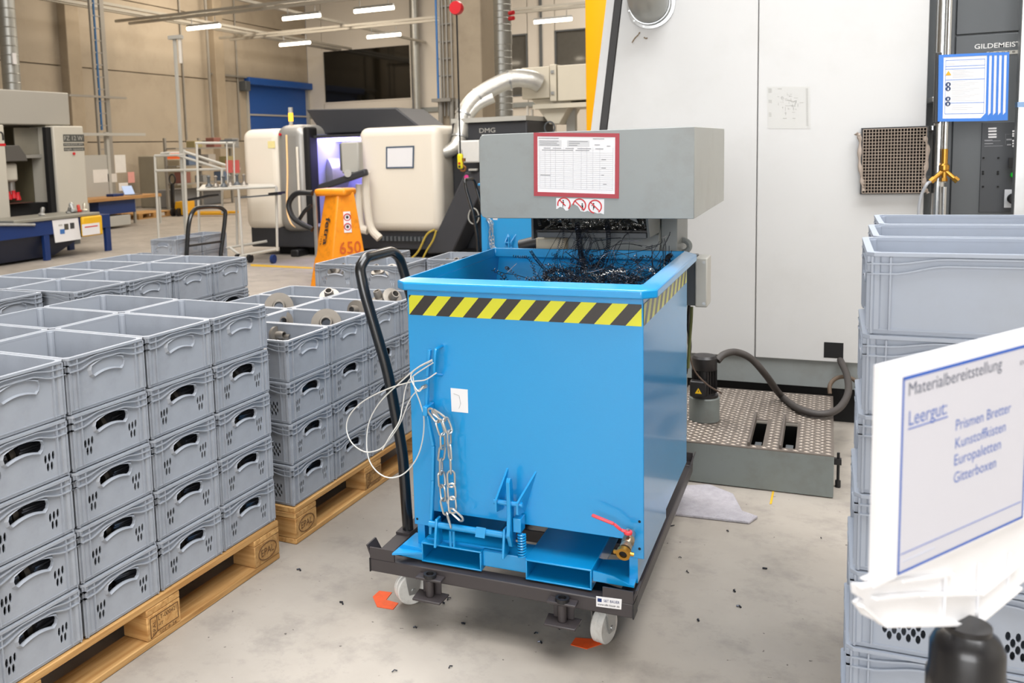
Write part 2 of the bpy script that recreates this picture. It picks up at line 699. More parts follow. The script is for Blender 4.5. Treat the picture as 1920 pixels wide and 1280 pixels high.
floor_poly([(699, 1119), (711, 1108), (735, 1111), (724, 1125), (747, 1131), (737, 1143), (707, 1138)], 'floor_tape', M_OT,
           'orange corner tape on the floor at the left caster of the trolley')
floor_poly([(1070, 1209), (1079, 1196), (1109, 1198), (1114, 1188), (1146, 1190), (1139, 1204), (1100, 1217)], 'floor_tape', M_OT,
           'orange corner tape on the floor under the right caster')
floor_poly([(470, 495), (586, 501), (586, 504), (470, 499)], 'floor_line', M_YT, 'yellow line on the floor in front of the lathe')
floor_poly([(1448, 921), (1452, 921), (1447, 945), (1443, 945)], 'floor_mark', M_YT, 'short yellow paint stroke before the tread plate platform')

# ================================================================== stacking crates and pallets
HC = .1597                     # height of one crate in a stack
M_CRATE = mat('grey_crate_plastic', '#9da2aa', .42, var=.05, scale=5, dirt='#7d8087', dirt_amount=.45, dirt_scale=5)
M_CRATE2 = mat('pale_crate_plastic', '#9aa2af', .42, var=.04, scale=5, dirt='#8f9296', dirt_amount=.35, dirt_scale=4)
CL, CW, CH = .1982, .1482, .1592   # half length, half width, height


def ss(t):
    t = max(0, min(1, t))
    return t * t * (3 - 2 * t)


def bean(n=12, w=.050, z0=.096, h=.033, arch=.009):
    """outline of the hand hole in (s, z): a bowed slot with round ends"""
    mid = lambda q: z0 + h / 2 + arch * (1 - (q / w) ** 2) - arch * .3
    r = h / 2
    pts = [(-w + 2 * w * i / n, mid(-w + 2 * w * i / n) - r) for i in range(n + 1)]
    pts += [(w + r * .75 * math.sin(a), mid(w) - r * math.cos(a)) for a in (PI * .25, PI * .5, PI * .75)]
    pts += [(w - 2 * w * i / n, mid(w - 2 * w * i / n) + r * .9) for i in range(n + 1)]
    pts += [(-w - r * .75 * math.sin(a), mid(w) + r * math.cos(a)) for a in (PI * .25, PI * .5, PI * .75)]
    return pts


def rhomb(s, z, w=.0046, h=.0130):
    return [(s + w * math.cos(2 * PI * k / 8), z + h * math.sin(2 * PI * k / 8)) for k in range(8)]


def crate_meshes(kind, mt):
    body, rim, grips = MB(), MB(), []
    ins = .010
    for face in range(4):
        short = face % 2 == 0
        half, out = (CW, CL) if short else (CL, CW)
        wall = out - ins
        R = Matrix.Rotation(face * PI / 2, 4, 'Z')
        holes = []
        if kind == 'open':
            if short:
                holes.append(bean())
                for sg in (-1, 1):
                    for k in range(3):
                        holes.append(rhomb(sg * .083 + (k - 1) * .0125, .067 + .002 * k))
                    for k in range(2):
                        holes.append(rhomb(sg * .083 + (k - .5) * 0.0125, .044))
            else:
                for sg in (-1, 1):
                    for row in range(4):
                        for k in range(5 if row % 2 else 4):
                            holes.append(rhomb(sg * .102 + (k - (2 if row % 2 else 1.5)) * .0165, .036 + row * .0125, .0045, .0095))
        vs, fs = filled([(-half + .004, .004), (half - .004, .004), (half - .004, CH - .006), (-half + .004, CH - .006)], holes, .004)
        # plate XY -> (s, z) on the face
        body.add([R @ Vector((wall + v.z, v.x, v.y)) for v in vs], fs)

        def fbox(mb, s0, s1, z0, z1, o0, o1):
            t = MB().box(o0, o1, s0, s1, z0, z1).xf(R)
            mb.add(t.v, t.f)
        # corner ribs
        for sg in (-1, 1):
            for s in (half - .009, half - .040):
                a, b = sg * s - .0016, sg * s + .0016
                fbox(body, a, b, .012, CH - .008, wall, out - .001)
        # wavy ridges below the lip
        for zc, zm in ((CH - .021, CH - .011), (CH - .040, CH - .024)):
            N = 24
            prev = None
            for i in range(N + 1):
                s = -half + 2 * half * i / N
                d = half - abs(s)
                z = zc + (zm - zc) * ss((d - .042) / (half * .45))
                if prev:
                    s0, z0 = prev
                    t = MB().hexa([(wall, s0, z0 - .0015), (out, s0, z0 - .0015), (out, s, z - .0015), (wall, s, z - .0015),
                                   (wall, s0, z0 + .0015), (out, s0, z0 + .0015), (out, s, z + .0015), (wall, s, z + .0015)]).xf(R)
                    body.add(t.v, t.f)
                prev = (s, z)
        fbox(body, -half + .010, half - .010, .0105, .0135, wall, wall + .004)
        if short:
            g = MB()
            lp_i = bean()
            lp_o = bean(w=.053, z0=.0885, h=.047)
            nb = len(lp_i)
            lo_ = MB()
            vs = [(wall + .0015, p[0], p[1]) for p in lp_i] + [(wall + .0095, p[0], p[1] - (.004 if k_ < 13 else 0)) for k_, p in enumerate(lp_i)] + [(wall + .0015, p[0], p[1]) for p in lp_o]
            fs = []
            for k_ in range(nb):
                j_ = (k_ + 1) % nb
                fs += [(k_, j_, nb + j_, nb + k_), (nb + k_, nb + j_, 2 * nb + j_, 2 * nb + k_)]
            lo_.add(vs, fs).xf(R)
            g.add(lo_.v, lo_.f)
            grips.append(g)
    body.box(-CL + .014, CL - .014, -CW + .014, CW - .014, 0, .006)
    for sx in (-1, 1):
        for sy in (-1, 1):
            body.cyl((sx * (CL - .016), sy * (CW - .016), .012), (sx * (CL - .016), sy * (CW - .016), CH - .004), .0125, n=10)
    o1, o2, i1, i2 = CL, CW, CL - .0125, CW - .0125
    z0, z1, c = CH - .007, CH, .012
    loop_o = [(o1, -o2 + c), (o1, o2 - c), (o1 - c, o2), (-o1 + c, o2), (-o1, o2 - c), (-o1, -o2 + c), (-o1 + c, -o2), (o1 - c, -o2)]
    loop_i = [(i1, -i2 + c), (i1, i2 - c), (i1 - c, i2), (-i1 + c, i2), (-i1, i2 - c), (-i1, -i2 + c), (-i1 + c, -i2), (i1 - c, -i2)]
    vs = [(x, y, z) for z in (z0, z1) for lp in (loop_o, loop_i) for x, y in lp]
    fs = []
    for k in range(8):
        j = (k + 1) % 8
        fs += [(k, j, 16 + j, 16 + k), (8 + j, 8 + k, 24 + k, 24 + j), (16 + k, 16 + j, 24 + j, 24 + k), (j, k, 8 + k, 8 + j)]
    rim.add(vs, fs)
    return [('body', body.mesh('crate_body', mt)), ('rim', rim.mesh('crate_rim', mt))] + [('grip', g.mesh('crate_grip', mt)) for g in grips]


CRATE_SETS = {}
for kind in ('solid', 'open'):
    for cn, mt in (('grey', M_CRATE), ('pale', M_CRATE2)):
        CRATE_SETS[kind, cn] = crate_meshes(kind, mt)


def crate(loc, rotz, kind, label, group, colour='grey', full=True):
    r = thing('stacking_crate', label, 'crate', loc, rotz, group)
    for nm, me in CRATE_SETS[kind, colour]:
        o = bpy.data.objects.new(nm, me)
        COL.objects.link(o)
        o.parent = r
    return r


# ------------------------------------------------------------------ dark toothed gears lying in the crates
M_GEAR = mat('dark_steel_gear', '#6d7078', .3, .75, var=.2, scale=30)
M_TURNED = mat('turned_steel', '#8d867d', .42, .55, var=.1, scale=30)


def gear_mesh(r=.062, h=.075, teeth=30, axis='y'):
    prof = []
    for k in range(teeth):
        for da, rr in ((0, r), (.35, r), (.5, r * .87), (.85, r * .87)):
            a = 2 * PI * (k + da) / teeth
            prof.append((rr * math.cos(a), rr * math.sin(a)))
    mb = MB().prism(prof, 'y', -h / 2, h / 2)
    return mb.mesh('gear_wheel', M_GEAR)


def bore_mesh(r=.04, h=.085):
    mb = MB().lathe([(r * .6, -h / 2 - .012), (r, -h / 2 - .012), (r, h / 2 + .012), (r * .6, h / 2 + .012)], (0, 0, 0), (0, 1, 0), 16, close=True)
    return mb.mesh('hub', M_TURNED, smooth=True)


GM, HM = gear_mesh(), bore_mesh()


def gear(loc, rotz, label, group):
    r = thing('toothed_gear', label, 'gear', loc, rotz, group)
    for nm, me in (('gear_wheel', GM), ('hub', HM)):
        o = bpy.data.objects.new(nm, me)
        COL.objects.link(o)
        o.parent = r
        o.location = (0, 0, .062)
    return r


# ------------------------------------------------------------------ euro pallet
M_W0 = wood('pallet_wood_x', '#a8783f', '#d3a86c', 0)
M_W1 = wood('pallet_wood_y', '#a8783f', '#d3a86c', 1)
M_STAMP = mat('burnt_stamp', '#5a3c20', .8, var=.1)


def pallet(loc, rotz, label, stamps=True, group='wooden pallets under the crates'):
    """origin at the centre; long side (1.2) along local Y, short (0.8) along X; aisle side is +X"""
    r = thing('euro_pallet', label, 'pallet', loc, rotz, group)

    def bx(nm, x0, x1, y0, y1, z0, z1, mt):
        return MB().box(x0, x1, y0, y1, z0, z1).build(nm, mt, r, bevel=.003, local=True, seg=1)
    for x0, w in ((-.4, .145), (-.218, .1), (-.0725, .145), (.118, .1), (.255, .145)):
        bx('deck_board', x0, x0 + w, -.6, .6, .122, .144, M_W1)
    for y0 in (-.6, -.0725, .455):
        bx('cross_board', -.4, .4, y0, y0 + .145, .1, .122, M_W0)
    for x0, w in ((-.4, .1), (-.0725, .145), (.3, .1)):
        bx('bottom_board', x0, x0 + w, -.6, .6, 0, .022, M_W1)
        for y0 in (-.6, -.0725, .455):
            bx('block', x0, x0 + w, y0, y0 + .145, .022, .1, M_W0)
    if stamps:
        for y0 in (-.6, .455):
            for k in range(1):
                N = 28
                el = [(.4008, y0 + .0725 + .052 * math.cos(2 * PI * i / N), .061 + .030 * math.sin(2 * PI * i / N)) for i in range(N)]
                MB().tube(el, .0016, 4, closed=True).build('stamp_ring', M_STAMP, r, local=True)
                text('EPAL', 'stamp', r, M_STAMP, (.4, y0 + .036, .048), (0, 1, 0), (0, 0, 1), .026, .074, local=True, off=.0008)
        y0 = -.0725
        fr = MB()
        for a, b in (((-.06, .028), (-.06, .09)), ((-.06, .09), (.06, .09)), ((.06, .09), (.06, .04)), ((.06, .04), (-.03, .04)), ((-.06, .028), (-.03, .04)), ((-.032, .04), (-.032, .09))):
            fr.bar((.4006, a[0], a[1]), (.4006, b[0], b[1]), .002, .0012, (1, 0, 0))
        fr.build('stamp_box', M_STAMP, r, local=True)
        text('LT-000421', 'stamp', r, M_STAMP, (.4, -.026, .07), (0, 1, 0), (0, 0, 1), .014, .08, local=True)
        text('HT', 'stamp', r, M_STAMP, (.4, -.026, .05), (0, 1, 0), (0, 0, 1), .011, None, local=True)
        text('EPAL', 'stamp', r, M_STAMP, (.4, -.038, .034), (0, 0, 1), (0, -1, 0), .013, .045, local=True)
        text('101-8-24', 'stamp', r, M_STAMP, (.4, -.02, .026), (0, 1, 0), (0, 0, 1), .009, .07, local=True)
    return r


ORD = ['first', 'second', 'third', 'fourth', 'fifth', 'sixth', 'seventh']


def stack_block(corner, yaw, cols, rows, layers, where, group, cname='grey', kinds=None, skip=None, jitter=.0009, gears=None, rowname=('aisle-side', 'rear'), colword='stack', pallet_label=None, shift=None):
    """corner: far end of the aisle side (x, y). Columns run back towards the viewer (-local y), rows away from the aisle (-local x)."""
    d = Vector((math.sin(yaw), math.cos(yaw), 0))
    n = Vector((-math.cos(yaw), math.sin(yaw), 0))
    P0 = Vector((corner[0], corner[1], 0))
    if pallet_label:
        c = P0 - d * .6 + n * .4
        pallet((c.x, c.y, 0), -yaw, pallet_label)
    rnd = random.Random(hash(where) & 0 or len(where) * 131 + cols)
    for c in range(cols):
        for r in range(rows):
            for l in range(layers):
                if skip and skip(c, r, l):
                    continue
                top = l == layers - 1
                kind = kinds(c, r, l) if kinds else ('solid' if top else 'open')
                p = P0 - d * (.15 + .3 * c) + n * (.2 + .4 * r)
                jx, jy = rnd.uniform(-jitter, jitter), rnd.uniform(-jitter, jitter)
                loc = (p.x + jx, p.y + jy, .144 + l * HC)
                lay = 'top' if top else ORD[layers - 1 - l] + ' from top'
                lab = 'grey %s crate, %s, %s %s %s of the %s' % ('closed' if kind == 'solid' else 'slotted', lay, ORD[cols - 1 - c], rowname[r], colword, where)
                crate(loc, -yaw + rnd.uniform(-.0015, .0015), kind, lab, group, cname)
                if gears and gears(c, r, l):
                    for k in range(2):
                        q = p + d * ((k - .5) * .125) + n * (-.108 + rnd.uniform(-.012, .012))
                        gear((q.x, q.y, loc[2] + .012), -yaw + rnd.uniform(-.25, .25),
                             'dark %s gear in crate %s, %s %s of the %s' % (('near', 'far')[k], lay, ORD[cols - 1 - c], colword, where), 'gears inside the crates')


stack_block((-1.348, .189), .0509, 4, 2, 5, 'nearest pallet', 'crates on the nearest pallet', gears=lambda c, r, l: r == 0 and l < 4,
            pallet_label='wooden pallet nearest the viewer carrying five layers of grey crates')
a2 = .0398
d2 = Vector((math.sin(a2), math.cos(a2)))
stack_block((-1.350 + d2.x * 1.2, .306 + d2.y * 1.2), a2, 4, 2, 4, 'bin-side pallet', 'crates on the pallet beside the bin', gears=lambda c, r, l: r == 0 and l < 3 and c > 0,
            pallet_label='wooden pallet beside the blue bin carrying four layers of crates')
stack_block((-2.29, 1.43), .0, 4, 2, 5, 'back left pallet', 'crates on the back left pallet',
            pallet_label='wooden pallet at the back left carrying closed grey crates')
stack_block((-2.445, .215), .0, 2, 2, 5, 'half-hidden left pallet', 'crates on the half-hidden left pallet',
            pallet_label='wooden pallet hidden behind the nearest crates at the left edge')


# crates in two rows beyond the bin, short faces to the viewer
def plain_crates(cells, z0, layers, where, group, cname='grey', kind=None, rot=PI / 2):
    for i, (x, y, nm) in enumerate(cells):
        for l in range(layers):
            top = l == layers - 1
            lay = 'top' if top else ORD[layers - 1 - l] + ' from top'
            k = kind(i, l) if kind else 'open'
            crate((x, y, z0 + l * HC), rot, k, 'grey %s crate, %s, in the %s stack %s' % ('closed' if k == 'solid' else 'slotted', lay, nm, where), group, cname)


pallet((-2.05, 2.77, 0), 0, 'wooden pallet behind the far crates beyond the blue bin', stamps=False)
plain_crates([(-2.305, 2.56, 'front left'), (-2.0, 2.56, 'front right'), (-2.305, 2.965, 'rear left'), (-1.695, 2.91, 'rear right')], .144, 4, 'beyond the bin', 'crates beyond the bin')
# parts lying in those crates are added below

# pale crates on the right, long faces to the viewer
pallet((1.02, .05, 0), 0, 'wooden pallet under the pale crates at the right edge', stamps=False)
def kR(i, l):
    return 'open' if l in (1, 2) else 'solid'
for (x, y, nm) in ((.722, -.438, 'front'), (.745, -.128, 'middle'), (.77, .182, 'rear'), (1.13, -.438, 'outer')):
    for l in range(7):
        k = kR(0, l)
        lay = 'top' if l == 6 else ORD[6 - l] + ' from top'
        crate((x - .004 * (6 - l) * (1 if nm == 'front' else 0), y, .144 + l * .158), 0, k,
              'pale grey %s crate, %s, in the %s stack behind the sign' % ('closed' if k == 'solid' else 'slotted', lay, nm), 'pale crates behind the sign', 'pale')


# ------------------------------------------------------------------ turned steel parts in the open crates
def flange(loc, tilt, heading, r, label, group='turned parts in the top crates'):
    t = thing('steel_flange', label, 'flange', loc, 0, group)
    ax = Vector((math.cos(heading) * math.cos(tilt), math.sin(heading) * math.cos(tilt), math.sin(tilt)))
    MB().lathe([(r * .42, -.008), (r, -.008), (r, .006), (r * .55, .008), (r * .42, .008)], (0, 0, 0), ax, 32, close=True).build('disc', M_TURNED, t, smooth=True, local=True)
    MB().lathe([(r * .30, -.012), (r * .46, -.012), (r * .46, .03), (r * .38, .045), (r * .30, .045)], (0, 0, 0), ax, 24, close=True).build('hub', M_TURNED, t, smooth=True, local=True)
    return t


ZT = .144 + 3 * HC
for px_, py_, z_, r_, tl, hd, lab in (
        (612, 607, .735, .066, .35, -1.1, 'steel flange leaning in the second aisle-side top crate beside the bin'),
        (523, 576, .745, .070, .3, -1.0, 'large steel flange in the rear top crate behind the nearest pallet'),
        (530, 602, .735, .046, .2, -.9, 'small steel flange half hidden behind the crate wall'),
        (618, 556, .765, .050, .9, -1.2, 'steel disc lying high in the far rear top crate'),
        (518, 628, .735, .036, .1, -.2, 'steel flange on edge in the near top crate beside the bin'),
        (530, 632, .725, .030, .1, -.25, 'smaller steel flange on edge in the near top crate'),
        (735, 558, .757, .050, .6, -.6, 'steel flange in the top crate right beside the bin'),
        (712, 560, .75, .045, 1.2, -2.2, 'dark steel disc lying behind the push handle'),
        (668, 581, .75, .045, .2, -1.6, 'steel disc edge showing in the third aisle-side crate')):
    p = at(px_, py_, Z=z_)
    flange(p, tl, hd, r_, lab)
rnd = random.Random(3)
for i, (x, y, nm) in enumerate(((-2.305, 2.56, 'front left'), (-2.0, 2.56, 'front right'), (-2.305, 2.965, 'rear left'), (-1.695, 2.91, 'rear right'))):
    for k in range(3):
        flange((x + (k - 1) * .07, y - .08 + rnd.uniform(-.03, .08), .144 + 3 * HC + .105), rnd.uniform(.2, 1.2), rnd.uniform(-2.5, -.5), .045,
               'steel flange, %s of three, in the %s crate beyond the bin' % (('left', 'middle', 'right')[k], nm), 'flanges in the far crates')

# ================================================================== blue tipping chip bin
M_BIN = mat('blue_bin_paint', '#0891d0', .33, var=.03, scale=3, bump=.04, bscale=300, coat=.8)
M_BIN_IN = MATS['blue_bin_paint']
M_TBLK = mat('tape_black', '#221d1c', .4, var=.1, coat=.5)
M_TYEL = mat('tape_yellow', '#d9d81e', .4, var=.04, coat=.5)
M_CHAIN = mat('zinc_chain', '#c9c7c2', .3, .75, var=.1)
BW, BL, BZ0, BZ1 = -.7116, .85, .300, 1.052


def make_bin():
    r = thing('tipping_bin', 'blue steel tipping bin full of chips with hazard tape below its rim', 'bin', (-.356, .425, .205))
    # walls, each a welded sheet
    t = .006
    MB().prism([(BW, BZ0), (BW + .055, BZ0), (BW + .055, .352), (-.050, .352), (-.050, BZ0), (0, BZ0), (0, BZ1), (BW, BZ1)], 'y', 0, t).build('front_wall', M_BIN, r, bevel=.002)
    MB().box(-t, 0, t, BL, BZ0, BZ1).build('side_wall', M_BIN, r)
    MB().box(BW, BW + t, t, BL, BZ0, BZ1).build('side_wall', M_BIN, r)
    MB().hexa([(BW + t, BL - .30, .352), (-t, BL - .30, .352), (-t, BL - .294, .352), (BW + t, BL - .294, .352),
               (BW + t, BL - .006, BZ1), (-t, BL - .006, BZ1), (-t, BL, BZ1), (BW + t, BL, BZ1)]).build('back_wall', M_BIN, r)
    MB().box(BW + t, -t, t, BL - .29, .352, .358).build('bin_floor', M_BIN, r)
    # rim: a hollow profile with clipped corners
    ox0, ox1, oy0, oy1 = BW - .030, .040, -.040, BL - .012
    c = .036
    lo = [(ox0 + c, oy0), (ox1 - c, oy0), (ox1, oy0 + c), (ox1, oy1 - c), (ox1 - c, oy1), (ox0 + c, oy1), (ox0, oy1 - c), (ox0, oy0 + c)]
    a, b, e, d = BW + .004, -.004, .004, BL - .050
    li = [(a, e), (b, e), (b, e), (b, d), (b, d), (a, d), (a, d), (a, e)]
    vs = [(x, y, z) for z, lp in ((BZ1 - .002, lo), (BZ1 - .002, li), (BZ1 + .022, lo), (BZ1 + .034, li)) for x, y in lp]
    fs = []
    for k in range(8):
        j = (k + 1) % 8
        fs += [(k, j, 16 + j, 16 + k), (8 + j, 8 + k, 24 + k, 24 + j), (16 + k, 16 + j, 24 + j, 24 + k), (j, k, 8 + k, 8 + j)]
    MB().add(vs, fs).build('rim', M_BIN, r, bevel=.004)
    # hazard tape: slanted bars on the front and on the right side
    def tape(p0, ux, L, z0, z1, nrm, n):
        mb = MB()
        ux, nrm = Vector(ux), Vector(nrm)
        w = L / n
        h = z1 - z0
        sl = h * .85
        P = lambda s, z: Vector(p0) + ux * s + Vector((0, 0, z)) + nrm * .0012
        k = -3
        while k * w < L + sl:
            # a bar: bottom s0..s0+w, shifted right by sl at the top
            s0 = k * w
            poly = [(s0, z0), (s0 + w, z0), (s0 + w + sl, z1), (s0 + sl, z1)]
            # clip in s to 0..L
            def clip(poly, lim, keep_gt):
                out = []
                for i in range(len(poly)):
                    p, q = poly[i], poly[(i + 1) % len(poly)]
                    ip = p[0] >= lim if keep_gt else p[0] <= lim
                    iq = q[0] >= lim if keep_gt else q[0] <= lim
                    if ip:
                        out.append(p)
                    if ip != iq:
                        f = (lim - p[0]) / (q[0] - p[0])
                        out.append((lim, p[1] + (q[1] - p[1]) * f))
                return out
            poly = clip(clip(poly, 0, True), L, False) if poly else []
            if len(poly) >= 3:
                mb.add([P(s, z) for s, z in poly], [tuple(range(len(poly)))], k % 2)
            k += 1
        return mb
    tape((BW + .006, 0, 0), (1, 0, 0), -BW - .010, .969, 1.030, (0, -1, 0), 16).build('hazard_tape', [M_TBLK, M_TYEL], r)
    tape((0, .004, 0), (0, 1, 0), BL - .02, .969, 1.030, (1, 0, 0), 20).build('hazard_tape', [M_TBLK, M_TYEL], r)
    # base frame: two fork pockets, a beam between them, side wings
    z0, z1 = .206, .268
    for x0, x1 in ((-.668, -.472), (-.334, -.138)):
        w = .005
        pk = MB()
        pk.box(x0, x1, -.05, BL - .05, z0, z0 + w).box(x0, x1, -.05, BL - .05, z1 - w, z1)
        pk.box(x0, x0 + w, -.05, BL - .05, z0 + w, z1 - w).box(x1 - w, x1, -.05, BL - .05, z0 + w, z1 - w)
        pk.build('fork_pocket', M_BIN, r, bevel=.0015)
    MB().box(-.472, -.334, -.035, .06, z0 + .012, z1 - .002).build('front_beam', M_BIN, r, bevel=.002)
    MB().box(-.66, -.40, -.02, .09, z1, z1 + .005).build('base_plate', M_BIN, r)
    for s in (0, 1):
        pxs = [(735, 1037), (780, 998), (815, 1000), (792, 1035)] if s == 0 else [(1128, 1048), (1204, 1050), (1189, 1098), (1112, 1085)]
        P = [at(x, y, Z=z0 + .03) for x, y in pxs]
        MB().prism([(p.x, p.y) for p in P], 'z', z0 + .024, z0 + .030).build('base_wing', M_BIN, r)
        g = [(755, 1020), (792, 1028), (792, 1050), (735, 1037)] if s == 0 else [(1112, 1070), (1150, 1080), (1180, 1097), (1112, 1088)]
        G = [at(x, y, Y=-.045) for x, y in g]
        MB().prism([(p.x, p.z) for p in G], 'y', -.045, -.040).build('gusset', M_BIN, r)
    for x in (BW + .02, -.03):
        MB().box(x - .012, x + .012, .006, .5, z0 + .018, BZ0 + .055).build('side_bracket', M_BIN, r)
    # tipping shaft with its bearing plates and tag
    MB().cyl((-.640, -.045, .330), (-.375, -.045, .330), .010, n=16).build('tipping_shaft', M_BIN, r, smooth=True)
    for x in (-.612, -.395):
        MB().prism([(-.075, z1), (-.015, z1), (-.028, .352), (-.058, .352)], 'x', x - .004, x + .004).build('bearing_plate', M_BIN, r, bevel=.002)
    MB().quad((-.485, -.062, .318), (-.455, -.062, .318), (-.452, -.056, .348), (-.482, -.056, .348), .002).build('shaft_tag', M_BIN, r)
    # locking hook between two fins
    for x, xt in ((-.418, -.400), (-.352, -.312)):
        MB().hexa([(x - .003, 0, .390), (x + .003, 0, .390), (x + .003, -.062, .405), (x - .003, -.062, .405),
                   (xt - .003, 0, .520), (xt + .003, 0, .520), (x + .003, -.062, .440), (x - .003, -.062, .440)]).build('fin', M_BIN, r)
    MB().cyl((-.428, -.045, .430), (-.340, -.045, .430), .008, n=14).build('pin', M_BIN, r, smooth=True)
    MB().prism([(-.052, .300), (-.020, .290), (-.012, .330), (-.030, .360), (-.028, .430), (-.040, .505), (-.058, .512), (-.066, .500), (-.062, .400), (-.072, .340)], 'x', -.384, -.372).build('locking_hook', M_BIN, r, bevel=.002)
    MB().box(-.37, -.345, -.05, -.01, .345, .388).build('hook_stop', M_BIN, r, bevel=.002)
    sp = [Vector((-.345 + .011 * math.cos(a), -.045 + .011 * math.sin(a), .268 + .075 * a / (2 * PI * 9))) for a in [2 * PI * 9 * i / 108 for i in range(109)]]
    MB().tube(sp, .0028, 5).build('spring', M_BIN, r, smooth=True)
    # lever bar on the left and the rod hook it passes through
    lev = [at(x, y, Y=-.035) for x, y in ((806, 655), (802, 705), (800, 772), (813, 835), (812, 900), (808, 1000))]
    mb = MB()
    for a, b in zip(lev[:-1], lev[1:]):
        mb.bar(a, b, .010, .016, (0, 1, 0))
    mb.build('release_lever', M_BIN, r, bevel=.002)
    hk = [at(829, 648, Y=0), at(820, 653, Y=-.03), at(816, 660, Y=-.045), at(814, 695, Y=-.045), at(818, 702, Y=-.035), at(828, 703, Y=0)]
    MB().tube(smooth_path(hk, 5), .005, 8).build('rod_hook', M_BIN, r, smooth=True)
    eye = at(803, 770, Y=-.04)
    MB().box(eye.x - .012, eye.x + .004, -.06, 0, eye.z - .012, eye.z + .018).build('chain_eye', M_BIN, r, bevel=.003)
    ey2 = at(846, 997, Y=-.045)
    MB().tube([(ey2.x - .003, ey2.y, z1 + .0), (ey2.x - .003, ey2.y, ey2.z + .004), (ey2.x + .008, ey2.y, ey2.z + .004), (ey2.x + .008, ey2.y, z1)], .004, 6).build('chain_eye', M_BIN, r)
    # the chain: one mesh per link
    link_me = None
    wl_, ww = .0250, .0115
    lp = []
    for k in range(20):
        a = 2 * PI * k / 20
        x, z = ww * math.cos(a), ww * math.sin(a)
        z += (wl_ - ww) if z > 1e-6 else -(wl_ - ww) if z < -1e-6 else 0
        lp.append((x, 0, z))
    link_me = MB().tube(lp, .0034, 7, closed=True).mesh('chain_link', M_CHAIN, smooth=True)

    def chain(pxs, y):
        path = smooth_path([at(x, yy, Y=y_) for (x, yy), y_ in zip(pxs, y)], 24)
        acc, last, k = 0, path[0], 0
        step = .0415
        centres = []
        tot = 0
        for i in range(1, len(path)):
            seg = (path[i] - path[i - 1]).length
            tot += seg
            if tot >= step * (len(centres) + .5):
                centres.append((path[i], (path[i] - path[i - 1]).normalized()))
        for k, (c, t) in enumerate(centres):
            o = bpy.data.objects.new('chain_link', link_me)
            COL.objects.link(o)
            o.parent = r
            o.location = c - root_loc(r)
            q = t.to_track_quat('Z', 'Y')
            o.rotation_mode = 'QUATERNION'
            o.rotation_quaternion = q @ Matrix.Rotation((.45 if k % 2 else .45 + PI / 2) + .3 * math.sin(k * 1.7), 3, 'Z').to_quaternion()
    chain([(806, 768), (822, 792), (830, 825), (827, 870), (831, 930), (838, 962), (846, 992)], [-.055, -.05, -.045, -.04, -.04, -.045, -.05])
    chain([(812, 770), (838, 795), (843, 840), (846, 900), (848, 945), (848, 962)], [-.058, -.06, -.05, -.05, -.05, -.055])
    chain([(846, 955), (860, 968), (876, 975)], [-.055, -.055, -.05])
    # drain cock
    v0 = Vector((-.036, 0, .372))
    MB().cyl(v0 + Vector((0, .004, 0)), v0 + Vector((0, -.030, -.004)), .0135, n=16).build('valve_nipple', M_STEEL, r, smooth=True)
    MB().lathe([(.012, 0), (.0165, .004), (.0175, .022), (.014, .030), (.0165, .034), (.0165, .05)], v0 + Vector((0, -.022, -.004)), (-.05, -1, -.28), 18).build('valve_body', mat('nickel_brass', '#b9a488', .3, .8, var=.1), r, smooth=True)
    e = v0 + Vector((-.004, -.075, -.022))
    vo = MB().lathe([(.011, 0), (.0195, 0), (.0195, .014), (.011, .014)], e, (-.05, -1, -.28), 18, close=True).build('valve_outlet', M_BRASS, r, smooth=True)
    MB().lathe([(.0001, .006), (.0115, .006), (.0115, .008)], e, (-.05, -1, -.28), 14).build('outlet_bore', M_NEAR, r)
    for sg in (-1, 1):
        MB().cyl(e + Vector((sg * .016, -.006, -.001)), e + Vector((sg * .027, -.004, -.003)), .006, n=10).build('coupling_lug', M_BRASS, r, smooth=True)
    hp = [v0 + Vector((.001, -.046, .022)), v0 + Vector((-.018, -.05, .028)), v0 + Vector((-.036, -.054, .044)), v0 + Vector((-.098, -.056, .062))]
    mb = MB()
    for a, b in zip(hp[:-1], hp[1:]):
        mb.bar(a, b, .013, .007, (0, 0, 1))
    mb.cyl(hp[0] + Vector((0, 0, -.006)), hp[0] + Vector((0, 0, .005)), .012, n=14)
    mb.build('valve_lever', mat('red_vinyl', '#e5434a', .4, var=.04), r, bevel=.003)['label'] = 'red valve lever'
    MB().cyl(hp[0] + Vector((0, 0, .004)), hp[0] + Vector((0, 0, .010)), .005, n=6).build('lever_nut', M_STEEL, r)
    # paper sticker
    q = [at(x, y, Y=0) for x, y in ((845, 727), (877, 730), (878, 774), (847, 771))]
    st = MB().hexa([q[0] + Vector((0, -.001, 0)), q[1] + Vector((0, -.001, 0)), q[1], q[0], q[3] + Vector((0, -.001, 0)), q[2] + Vector((0, -.001, 0)), q[2], q[3]]).build('sticker', M_PAPER, r)
    c0 = (q[0] + q[2]) / 2
    MB().tube([c0 + Vector((-.018, -.0015, .02)), c0 + Vector((0, -.0015, .015)), c0 + Vector((.004, -.0015, -.01)), c0 + Vector((-.002, -.0015, -.025))], .0006, 4).build('scribble', M_PRINT, st)
    for x, y in ((-.012, .33), (-.012, .41), (BW + .01, .318)):
        MB().cyl((x, -.0005, y), (x, .001, y), .004, n=10).build('drain_hole', M_NEAR, r)
    return r


BIN = make_bin()

# ================================================================== trolley under the bin
M_TROL = mat('dark_brown_grey_paint', '#3c3738', .42, var=.08, scale=8)
M_WHEEL = mat('white_nylon_wheel', '#dcdbd6', .45, var=.04, dirt='#9a8f86', dirt_amount=.45, dirt_scale=25)


